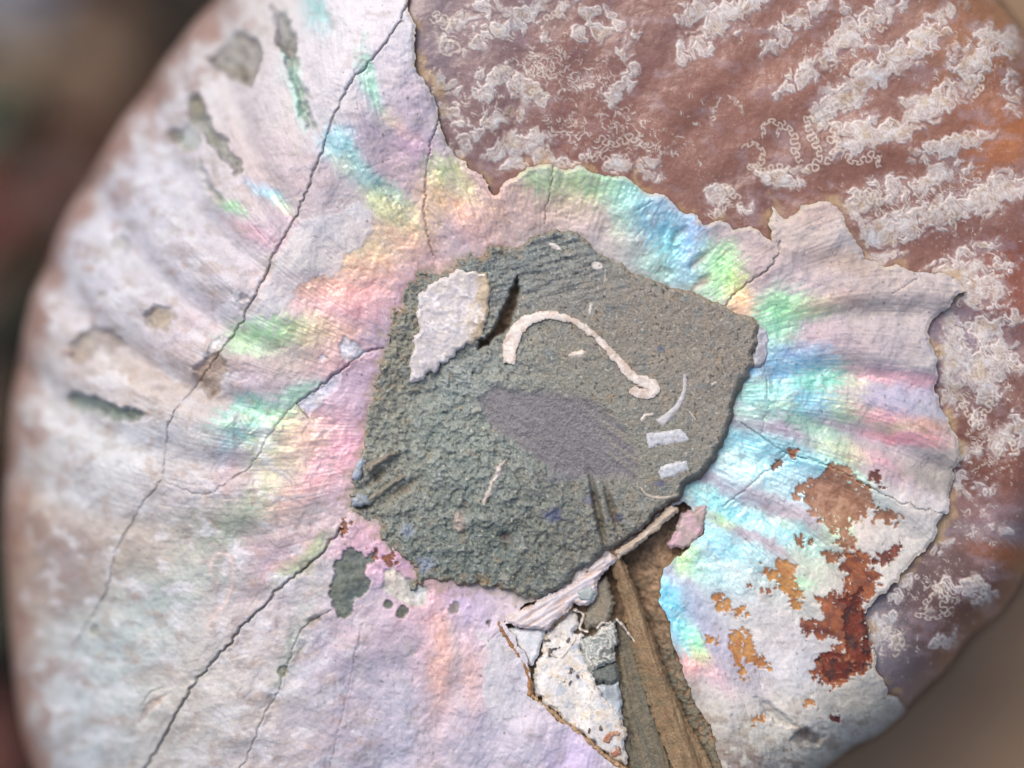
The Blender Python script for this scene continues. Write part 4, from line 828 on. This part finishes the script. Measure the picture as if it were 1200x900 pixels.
def strip(path, w0, w1, wm=None):
    P = smooth_curve(path, 8); n = len(P); L, Rr = [], []
    for i, (x, y) in enumerate(P):
        a = P[max(i - 1, 0)]; b = P[min(i + 1, n - 1)]; dx, dy = b[0] - a[0], b[1] - a[1]; l = math.hypot(dx, dy) + 1e-6
        t = i / (n - 1)
        wd = float(np.interp(t * (len(wm) - 1), range(len(wm)), wm)) if isinstance(wm, list) else w0 + (w1 - w0) * t if wm is None else (w0 * (1 - t) ** 2 + 2 * wm * t * (1 - t) + w1 * t * t)
        L.append((x - dy / l * wd, y + dx / l * wd)); Rr.append((x + dy / l * wd, y - dx / l * wd))
    return L + Rr[::-1]
frag([(482, 449), (481, 420), (484, 398), (490, 372), (490, 350), (502, 334), (520, 325), (536, 315), (556, 318), (570, 320), (576, 336), (574, 364), (566, 392), (556, 402), (536, 412), (516, 426), (500, 440)], (206, 202, 206), 3, 2.2, 1, label='large white shell chunk in the stone', streak=.07, c2=(196, 190, 186), bev=3, skirt=14, smooth=5)
frag(strip([(596, 426), (599, 402), (608, 385), (624, 374), (646, 371), (668, 376), (690, 390), (712, 412), (730, 432), (744, 444), (756, 448), (764, 455), (758, 461), (746, 460), (738, 455)], 0, 0, [6, 9, 7.5, 6, 5, 3.8, 3.8, 4.4, 5.4, 6.5, 7, 6.5, 5.5, 5.5, 6]), (228, 220, 214), .6, 1.3, 2, label='long hooked white shell section', c2=(192, 172, 158), smooth=1)
frag(strip([(736, 452), (746, 452), (756, 456), (752, 461), (742, 458)], .8, .8), (176, 160, 148), 1.2, .2, 3, smooth=1)
frag(strip([(800, 438), (799, 458), (792, 474), (780, 487), (770, 496)], 2.2, 6, 3.4), (192, 192, 196), 1.0, .8, 5)
frag([(755, 507), (780, 503), (797, 500), (805, 513), (804, 516), (780, 521), (754, 525)], (196, 200, 208), 1.2, 1, 6, streak=.1)
frag([(772, 545), (790, 539), (804, 537), (806, 550), (792, 554), (772, 561), (768, 552)], (192, 198, 206), 1.2, 1, 7, streak=.1)
frag([(664, 417), (670, 412), (682, 410), (688, 414), (682, 419), (670, 421)], (218, 206, 196), 2, .5, 8)
frag(ellipse(699, 313, 8, 5.5, 30), (224, 218, 212), 2, .5, 9)
frag(strip([(708, 318), (708, 328), (702, 337), (694, 342)], 1.4, .8), (196, 190, 182), 1.5, .3, 10)
frag(ellipse(650, 290, 8, 3.6, 25), (226, 222, 218), 2, .5, 11)
frag([(690, 356), (694, 357), (692, 370), (687, 370)], (206, 206, 204), 2, .3, 12)
frag([(746, 492), (752, 484), (764, 484), (762, 487), (756, 488), (750, 494)], (216, 208, 200), 2, .4, 13)
frag(strip([(800, 478), (807, 484), (813, 492)], 1.0, 1.4), (196, 190, 182), 1.5, .2, 14)
frag([(564, 586), (572, 570), (580, 554), (588, 540), (595, 536), (590, 552), (584, 560), (574, 580), (568, 592)], (204, 198, 194), 3, 1.2, 15, c2=(170, 160, 150))
frag(strip([(748, 568), (756, 578), (770, 582), (784, 581), (794, 578)], 1.4, 2.2), (196, 186, 172), 2, .4, 16)
frag([(674, 606), (678, 598), (679, 603), (675, 609), (668, 612)], (206, 198, 186), 1.5, .2, 17)
frag(strip([(702, 402), (701, 410), (706, 418), (712, 422)], 1.0, .7), (190, 182, 172), 1.5, .2, 18)
frag([(532, 604), (538, 598), (546, 606), (544, 622), (536, 624), (531, 616)], (160, 150, 144), 2.5, 1, 19)
frag([(830, 448), (838, 446), (838, 450), (831, 452)], (206, 204, 200), 1.5, .2, 20)
frag([(416, 545), (424, 536), (430, 540), (426, 556), (417, 566), (412, 560)], (156, 168, 184), 4, 1, 21, label='bluish crystal knob in the stone', gloss=.3, smooth=1)
frag([(412, 584), (420, 578), (432, 580), (434, 590), (424, 594), (414, 592)], (146, 158, 172), 4, 1, 22, label='bluish crystal knob in the stone', gloss=.3, smooth=1)
frag(strip([(430, 552), (446, 540), (466, 530)], 6, 3), (128, 122, 112), 6, 1.2, 23, label='grey rib of stone')
frag(strip([(432, 588), (452, 572), (474, 558)], 5, 3), (130, 128, 116), 5, 1.2, 24, label='grey rib of stone')
frag([(884, 375), (891, 380), (899, 386), (901, 396), (899, 418), (895, 427), (882, 431), (880, 426), (884, 400)], (190, 194, 206), 4, .8, 25, label='bluish white chip on the stone edge', c2=(140, 140, 150), H=np.full(SH, -12, F), skirt=26)

# ---- broken whorl opening at the bottom
Ha = (H0 - 16 + n_mid * 1.5 + n_fin * 1.0).astype(F)
ridge_c = line_dist([(697, 560), (714, 620), (732, 680), (752, 750), (776, 830), (806, 905), (840, 990)], 60)
Ha -= 10 * sstep(40, 10, ridge_c) * sstep(600, 660, V)
Ca = np.empty(SH + (3,), F); Ca[:] = lin((142, 120, 98)); Ca *= (1 + .3 * f1 + .2 * n_mid + .1 * n_pix)[..., None]
mixc(Ca, lin((96, 90, 76)), sstep(.1, .6, f2 + .3 * n_mid) * .7)
mixc(Ca, lin((176, 150, 128)), sstep(.2, .6, -f2 + .3 * n_big) * .5)
mixc(Ca, lin((116, 122, 112)), sstep(720, 790, V) * sstep(.0, .5, f1 + .4) * .75)
Ha += (f1 * 2.2 + f2 * 2.0)
part('crevice_filling', np.maximum(sd_ap - 14, sd_out), Ha - 4, np.clip(Ca, .01, .8), None, .8, M_STONE, ammonite, 20)

def slab(pts, c, zoff, seed, name, mat, amp=1.2, relief=None, c2=None, c3=None, stre=.12, gloss=.5, skirt=18, bev=4, label=None, film=None, tex=None, veins=False):
    p = poly_sd(rough(pts, amp, 3.0, True, 900 + seed), 20) + min(amp, 1.6) * (n_fin * 1.2 + n_pix * .6)
    xx = [q[0] for q in pts]; yy = [q[1] for q in pts]; w = window(min(xx) - 24, max(xx) + 24, min(yy) - 24, max(yy) + 24)
    def lf_(sc, sd): r = np.zeros(SH, F); r[w] = fbm((U[w] + wx_[w]) / sc, (V[w] + wy_[w]) / sc, sd, 4); return r
    Hh = H0 + zoff + (n_mid * .8 + n_fin * .6 if relief is None else relief) - 4 * sstep(-bev, 0, p)
    cc = lin(c) * (1 + stre * (n_fin + .6 * n_pix + .5 * n_mid))[..., None]
    nn = lf_(19, 950 + seed); mm = lf_(13, 980 + seed)
    if tex is not None: nn = nn * .4 + tex * .8; mm = mm * .4 - tex * .7
    if c2 is not None: mixc(cc, lin(c2), sstep(-.3, .7, nn) * .8)
    if c3 is not None: mixc(cc, lin(c3), sstep(.0, .7, mm) * .75)
    if veins: mixc(cc, lin((226, 222, 216)), np.clip(contour(mm, .1, 1.0) + .6 * contour(nn, .25, .9), 0, 1) * .7); mixc(cc, lin((120, 112, 104)), sstep(.55, .8, f1) * .6)
    return part(name, p, Hh.astype(F), np.clip(cc, .01, .9).astype(F), film, gloss, mat, ammonite, skirt, None, None, label)
# pale wall of the inner whorl
wst = fbm((U * .6 + V) / 4, (U - .6 * V) / 50, 201, 3)
slab([(588, 734), (600, 716), (632, 703), (660, 690), (690, 667), (714, 647), (724, 652), (712, 668), (700, 680), (698, 700), (688, 710), (672, 706), (660, 722), (642, 738), (616, 736)], (204, 194, 196), 6, 1, 'whorl_wall', M_CORE, relief=wst * 1.2 + n_fin * .4, c2=(184, 186, 200), c3=(176, 150, 136), tex=wst, label='pale fibrous wall of the inner whorl')
slab(strip([(722, 650), (738, 640), (762, 620), (790, 594)], 5, 5.5, 4), (190, 176, 162), 14, 2, 'whorl_wall', M_CORE, relief=wst * 1.5, c2=(150, 132, 116), tex=wst, label='thin pale wall edge beside the stone')
slab([(592, 738), (616, 737), (640, 740), (634, 760), (626, 782), (618, 782), (606, 758)], (212, 214, 220), -4, 3, 'calcite_filling', M_CORE, c2=(196, 204, 210), gloss=.35)
slab([(626, 786), (634, 762), (640, 744), (652, 730), (668, 716), (676, 722), (672, 742), (690, 745), (680, 762), (690, 780), (698, 800), (712, 822), (728, 838), (736, 860), (740, 905), (716, 890), (690, 868), (662, 848), (640, 830), (624, 814)], (206, 206, 208), -6, 4, 'calcite_filling', M_CORE, amp=2.5, c2=(196, 178, 150), c3=(160, 172, 186), gloss=.4, veins=True, label='cream and bluish calcite with small holes')
slab(strip([(672, 702), (664, 718), (652, 728), (644, 738)], 3, 3.5), (164, 132, 104), 1, 5, 'brown_seam', M_STONE)
slab(strip([(582, 730), (594, 748), (606, 766), (616, 784), (620, 800), (621, 816)], 2, 4), (150, 112, 78), 3, 6, 'brown_seam', M_STONE, amp=1.5)
slab(strip([(622, 814), (640, 830), (662, 848), (686, 866), (712, 888), (738, 906)], 2.5, 3), (168, 140, 110), 2, 7, 'brown_seam', M_STONE, amp=1.5)
slab([(680, 752), (700, 742), (716, 730), (722, 728), (726, 752), (722, 776), (706, 782), (694, 790), (684, 776)], (128, 138, 134), -4, 8, 'septum', M_STONE, amp=2, c2=(154, 162, 164), c3=(96, 100, 96), veins=True, label='grey green wall between two chambers')
slab([(686, 780), (706, 784), (722, 778), (728, 800), (712, 804), (698, 800)], (98, 104, 102), -8, 9, 'septum', M_STONE, amp=2, label='dark grey wall between two chambers')
slab([(694, 690), (710, 678), (716, 690), (720, 712), (716, 726), (704, 734), (688, 738), (682, 728), (690, 714)], (124, 120, 108), -5, 10, 'septum', M_STONE, amp=2, c2=(140, 130, 112), label='grey brown wall between two chambers')
slab([(674, 690), (694, 684), (700, 694), (692, 706), (678, 702)], (150, 160, 162), 8, 11, 'septum', M_CORE, amp=1, c2=(172, 178, 180), label='small blue grey wall patch')
slab([(700, 806), (726, 800), (730, 830), (732, 846), (716, 832), (706, 818)], (176, 186, 194), -9, 12, 'calcite_filling', M_CORE, amp=2, c2=(130, 138, 144), gloss=.3, label='glassy blue calcite')
for k, (pth, a, b) in enumerate([([(700, 738), (706, 731), (714, 732), (721, 727), (728, 732), (738, 745), (752, 762)], 1.5, 1.6), ([(672, 716), (684, 722), (680, 738), (690, 742)], 1.8, 1.4), ([(640, 748), (642, 764), (656, 772), (668, 760), (676, 748)], 2.0, 2.2), ([(660, 800), (668, 788), (680, 790), (686, 806), (676, 814)], 1.6, 1.6)]):
    slab(strip(pth, a * .75, b * .65), (200, 192, 182), -3.0, 20 + k, 'suture_line', M_CORE, amp=1.0, skirt=8, bev=2)
# raised dark patches in place of small holes, and rust, in the calcite
for k, (x, y, a, b, g) in enumerate([(640, 752, 5, 2, 10), (644, 766, 2, 6, 5), (652, 761, 6, 1.6, -15), (666, 752, 2, 3, 30), (669, 787, 2, 4.5, 10), (677, 794, 3, 2, 40), (668, 802, 1.6, 4, 30), (690, 857, 1.6, 5, 10), (704, 853, 2, 4, -20), (697, 868, 4, 1.4, 30)]):
    slab(ellipse(x, y, a, b, g, 12), (104, 98, 96), -3.6, 40 + k, 'dark_patch', M_STONE, amp=.9, skirt=4, bev=1)
slab([(706, 868), (710, 860), (718, 855), (727, 858), (728, 864), (719, 863), (714, 872)], (158, 104, 82), -3.6, 55, 'rust_spot', M_STONE, amp=1.6, c2=(186, 150, 124), skirt=4, bev=1)
slab([(716, 884), (726, 876), (728, 882), (720, 888)], (160, 108, 88), -3.6, 56, 'rust_spot', M_STONE, amp=1.6, c2=(190, 160, 136), skirt=4, bev=1)
# olive floor and brown ridge running down
rst = fbm((U - .28 * V) / 7, V / 90, 211, 3)
slab([(722, 730), (732, 734), (744, 750), (752, 768), (758, 800), (772, 850), (790, 905), (838, 1010), (790, 1040), (752, 950), (738, 905), (738, 860), (730, 830), (728, 790), (726, 755)], (102, 98, 84), -14, 13, 'chamber_floor', M_STONE, relief=rst * 1.5 + n_fin * .6, c2=(116, 106, 88), c3=(92, 96, 88), tex=rst, label='smooth olive chamber floor')
sdr = line_dist([(697, 572), (706, 600), (716, 632), (730, 668), (744, 706), (756, 745), (770, 790), (786, 836), (806, 880), (830, 930), (870, 1020)], 40)
rel = rst * 2 + n_fin * .8 + 9 * np.exp(-((sdr) / 8) ** 2)
slab(strip([(700, 580), (710, 618), (722, 655), (738, 700), (750, 740), (766, 792), (784, 840), (806, 888), (834, 945), (872, 1020)], 3, 26, 13), (134, 110, 84), -6, 14, 'brown_ridge', M_STONE, relief=rel, c2=(150, 132, 106), c3=(112, 104, 84), tex=rst, gloss=.7, label='brown clay ridge running down from the stone')
# broken flap of nacre beside the stone
flapf = (sstep(806, 790, U) * .9).astype(F)
slab([(786, 644), (782, 638), (792, 622), (797, 602), (806, 598), (828, 590), (830, 600), (824, 626), (812, 638), (800, 645)], (176, 160, 156), 3, 15, 'shell_flake', M_NACRE, c2=(196, 164, 176), c3=(150, 138, 130), film=np.full(SH, .3, F), gloss=.45, skirt=14, label='small pink pearly flake with dark edge')

# ---- underside: the far flank, mirrored and plain
def underside():
    P = OUTLINE[::2]; n = len(P); vs_, fs = [], []
    cxx, cyy = 640, 480
    zr = -ZRIM - 10
    for t, z in [(1.0, zr + 4), (.99, zr - 30), (.955, zr - 90), (.88, zr - 150), (.76, zr - 195), (.6, zr - 222), (.42, zr - 236), (.2, zr - 236)]:
        for x, y in P:
            k = 1 + (ZRIM + 10) / DIST
            wob = 4 * math.sin(31 * math.atan2(cyy - y, x - cxx)) * (1 - abs(t - .7))
            vs_.append(((cxx + (x - cxx) * t - 600) * k * S, (450 - (cyy + (y - cyy) * t)) * k * S, (z + wob) * S + .05))
    for r in range(7):
        for i in range(n):
            j = (i + 1) % n
            fs.append((r * n + i, r * n + j, (r + 1) * n + j, (r + 1) * n + i))
    fs.append(tuple(7 * n + i for i in range(n)))
    me = bpy.data.meshes.new('lower_flank'); me.from_pydata(vs_, [], fs); me.update()
    for p in me.polygons: p.use_smooth = True
    return link_mesh('lower_flank', me, plain('weathered_shell', (168, 140, 124), .6, .2, 300), ammonite)
underside()

# ================================================================== what lies behind
ZTAB = (-ZRIM - 10 - 236) * S - .0006
def rock(name, dims, loc, mat, seed, parent=None, sub=4, rough_=.08, boxy=0.0):
    import bmesh
    bm = bmesh.new(); bmesh.ops.create_icosphere(bm, subdivisions=sub, radius=1)
    r = np.random.RandomState(seed)
    off = r.rand(3) * 50
    co = np.array([v.co[:] for v in bm.verts], F)
    d = fbm(co[:, 0] * 1.3 + off[0] + co[:, 2], co[:, 1] * 1.3 + off[1] - co[:, 2] * .7, seed, 4)
    for v, k in zip(bm.verts, d):
        c = v.co.copy()
        if boxy:
            m = max(abs(c.x), abs(c.y), abs(c.z)); c = c * (1 - boxy) + (c / m) * boxy * .9
        c *= 1 + rough_ * float(k)
        v.co = (c.x * dims[0], c.y * dims[1], c.z * dims[2])
    me = bpy.data.meshes.new(name); bm.to_mesh(me); bm.free()
    for p in me.polygons: p.use_smooth = True
    o = link_mesh(name, me, mat, parent); o.location = loc
    return o

def slab_stone():
    """flat-topped pale stone the fossil lies on"""
    n = 72; vs_, fs = [], []
    x0, x1, y0, y1 = -.022, .22, -.2, .2
    prof = [(.0, ZTAB), (.006, ZTAB - .0008), (.010, ZTAB - .004), (.012, ZTAB - .012), (.013, ZTAB - .2), (.015, -.402)]
    rings = []
    for o_, z in [(-.09, ZTAB + .0)] + prof:
        ring = []
        for i in range(n):
            a = 2 * math.pi * i / n; c, s = math.cos(a), math.sin(a); e = .28
            px = math.copysign(abs(c) ** e, c); py = math.copysign(abs(s) ** e, s)
            hx, hy = (x1 - x0) / 2 - .014 + o_, (y1 - y0) / 2 - .014 + o_
            wob = .0035 * float(perlin(np.array([px * 3 + z * 20]), np.array([py * 3.0 + 4]), 5)[0]) * (1 if o_ > -.05 else 0)
            ring.append(len(vs_)); vs_.append(((x0 + x1) / 2 + px * (hx + wob), (y0 + y1) / 2 + py * (hy + wob), z))
        rings.append(ring)
    for a, b in zip(rings[:-1], rings[1:]):
        for i in range(n):
            j = (i + 1) % n; fs.append((a[i], b[i], b[j], a[j]))
    fs.append(tuple(rings[0]))
    me = bpy.data.meshes.new('stone_block'); me.from_pydata(vs_, [], fs); me.update()
    for p in me.polygons: p.use_smooth = True
    o = link_mesh('stone_block', me, plain('pale_sandstone', (142, 118, 94), .85, .12, 60, .4, .001), None)
    o['label'] = 'smooth pale brown stone block under the fossil'; o['category'] = 'stone'
    return o
slab_stone()

def ground():
    n = 60; vs_, fs = [], []
    g = np.linspace(-1, 1, n); g = np.sign(g) * np.abs(g) ** 1.8 * 6
    X, Y = np.meshgrid(g.astype(F), g.astype(F))
    Z = -.4 + .008 * fbm(X * 14, Y * 14, 3, 3)
    me = bpy.data.meshes.new('ground')
    me.from_pydata([(float(a), float(b), float(c)) for a, b, c in zip(X.ravel(), Y.ravel(), Z.ravel())], [],
                   [(j * n + i, j * n + i + 1, (j + 1) * n + i + 1, (j + 1) * n + i) for j in range(n - 1) for i in range(n - 1)])
    for p in me.polygons: p.use_smooth = True
    o = link_mesh('ground', me, plain('dark_soil', (34, 29, 25), .95, .5, 40, .8, .004), None)
    o['kind'] = 'structure'; o['label'] = 'dark damp garden soil'
ground()

def leaf(loc, L, W, rot, mat, label, group, seed):
    r = random.Random(seed); vs_, fs = [], []
    n = 14
    for k in range(n + 1):
        t = k / n; wd = W * .5 * math.sin(math.pi * t ** .8) ** .8 + .0006
        z = .010 * math.sin(t * 2.6) + .004 * math.sin(t * 9 + seed)
        for q in (-1, -.5, 0, .5, 1):
            vs_.append((L * (t - .5), wd * q * (1 + .12 * math.sin(k * 2.4 + q)), z + abs(q) ** 1.5 * .007))
    for k in range(n):
        for q in range(4):
            a = k * 5 + q; fs.append((a, a + 5, a + 6, a + 1))
    t = len(vs_); vs_ += [(x, y, z - .0005) for x, y, z in vs_]
    fs += [tuple(i + t for i in f[::-1]) for f in fs]
    root = thing('fallen_leaf', label, 'leaf', loc, group)
    root.rotation_euler = (r.uniform(-.25, .25), r.uniform(-.25, .25), rot)
    me = bpy.data.meshes.new('blade'); me.from_pydata(vs_, [], fs); me.update()
    for p in me.polygons: p.use_smooth = True
    link_mesh('blade', me, mat, root)
    sv, sf = [], []
    for k in range(13):
        tt = k / 12 * 1.25 - .25
        z = .010 * math.sin(max(tt, 0) * 2.6) + .004 * math.sin(max(tt, 0) * 9 + seed) + .0006
        for a in range(5):
            q = 2 * math.pi * a / 5; rr_ = .0009 * (1.1 - max(tt, 0))
            sv.append((L * (tt - .5), rr_ * math.cos(q), z + rr_ * math.sin(q)))
    for k in range(12):
        for a in range(5):
            sf.append((k * 5 + a, k * 5 + (a + 1) % 5, k * 5 + 5 + (a + 1) % 5, k * 5 + 5 + a))
    me2 = bpy.data.meshes.new('midrib'); me2.from_pydata(sv, [], sf); me2.update()
    link_mesh('midrib', me2, mat, root)
    return root
MG = plain('green_leaf', (52, 64, 48), .5, .3, 120); MR = plain('red_brown_leaf', (98, 52, 46), .6, .3, 120); MB = plain('brown_leaf', (92, 72, 58), .7, .3, 120); MD = plain('dark_leaf', (32, 31, 26), .6, .3, 120)
K3 = 3.0
def gp(u, v): return ((u - 600) * K3 * S, (450 - v) * K3 * S)
LV = [(40, 170, .06, .032, 1.9, MG), (18, 330, .055, .03, .4, MG), (100, 210, .05, .02, 1.2, MR), (60, 300, .05, .02, 2.1, MR), (130, 150, .06, .03, .5, MB), (10, 240, .05, .025, 1.0, MR), (100, 290, .05, .026, 2.6, MG), (30, 420, .05, .03, .9, MD), (-20, 130, .06, .03, 2.8, MG), (60, 40, .06, .03, .2, MD),
      (-30, 500, .06, .03, 1.4, MB), (0, 860, .06, .028, 1.8, MR), (-40, 700, .06, .03, .7, MG), (-10, 600, .05, .025, 2.4, MD), (150, 80, .05, .03, 1.5, MB), (-60, 330, .06, .03, .1, MR)]
for k, (u, v, L, W_, r_, m) in enumerate(LV):
    x, y = gp(u, v)
    nm = {MG: 'green', MR: 'reddish brown', MB: 'dull brown', MD: 'dark withered'}[m]
    leaf((x, y, -.385 + .004 * (k % 3)), L, W_, r_, m, nm + ' fallen leaf on the dark soil', nm + ' leaves on the soil', k)
for k, (u, v, dx, dy, c, lb) in enumerate([(95, 88, .034, .013, (136, 120, 102), 'long tan pebble on the dark soil'), (45, 12, .022, .016, (116, 120, 132), 'blue grey pebble on the dark soil'), (90, 230, .012, .01, (120, 116, 112), 'small grey pebble between red leaves')]):
    x, y = gp(u, v)
    p = rock('pebble', (dx, dy, .012), (x, y, -.378), plain('pebble_stone', c, .8, .2, 90), 40 + k, None, 3, .12)
    p['label'] = lb; p['category'] = 'pebble'
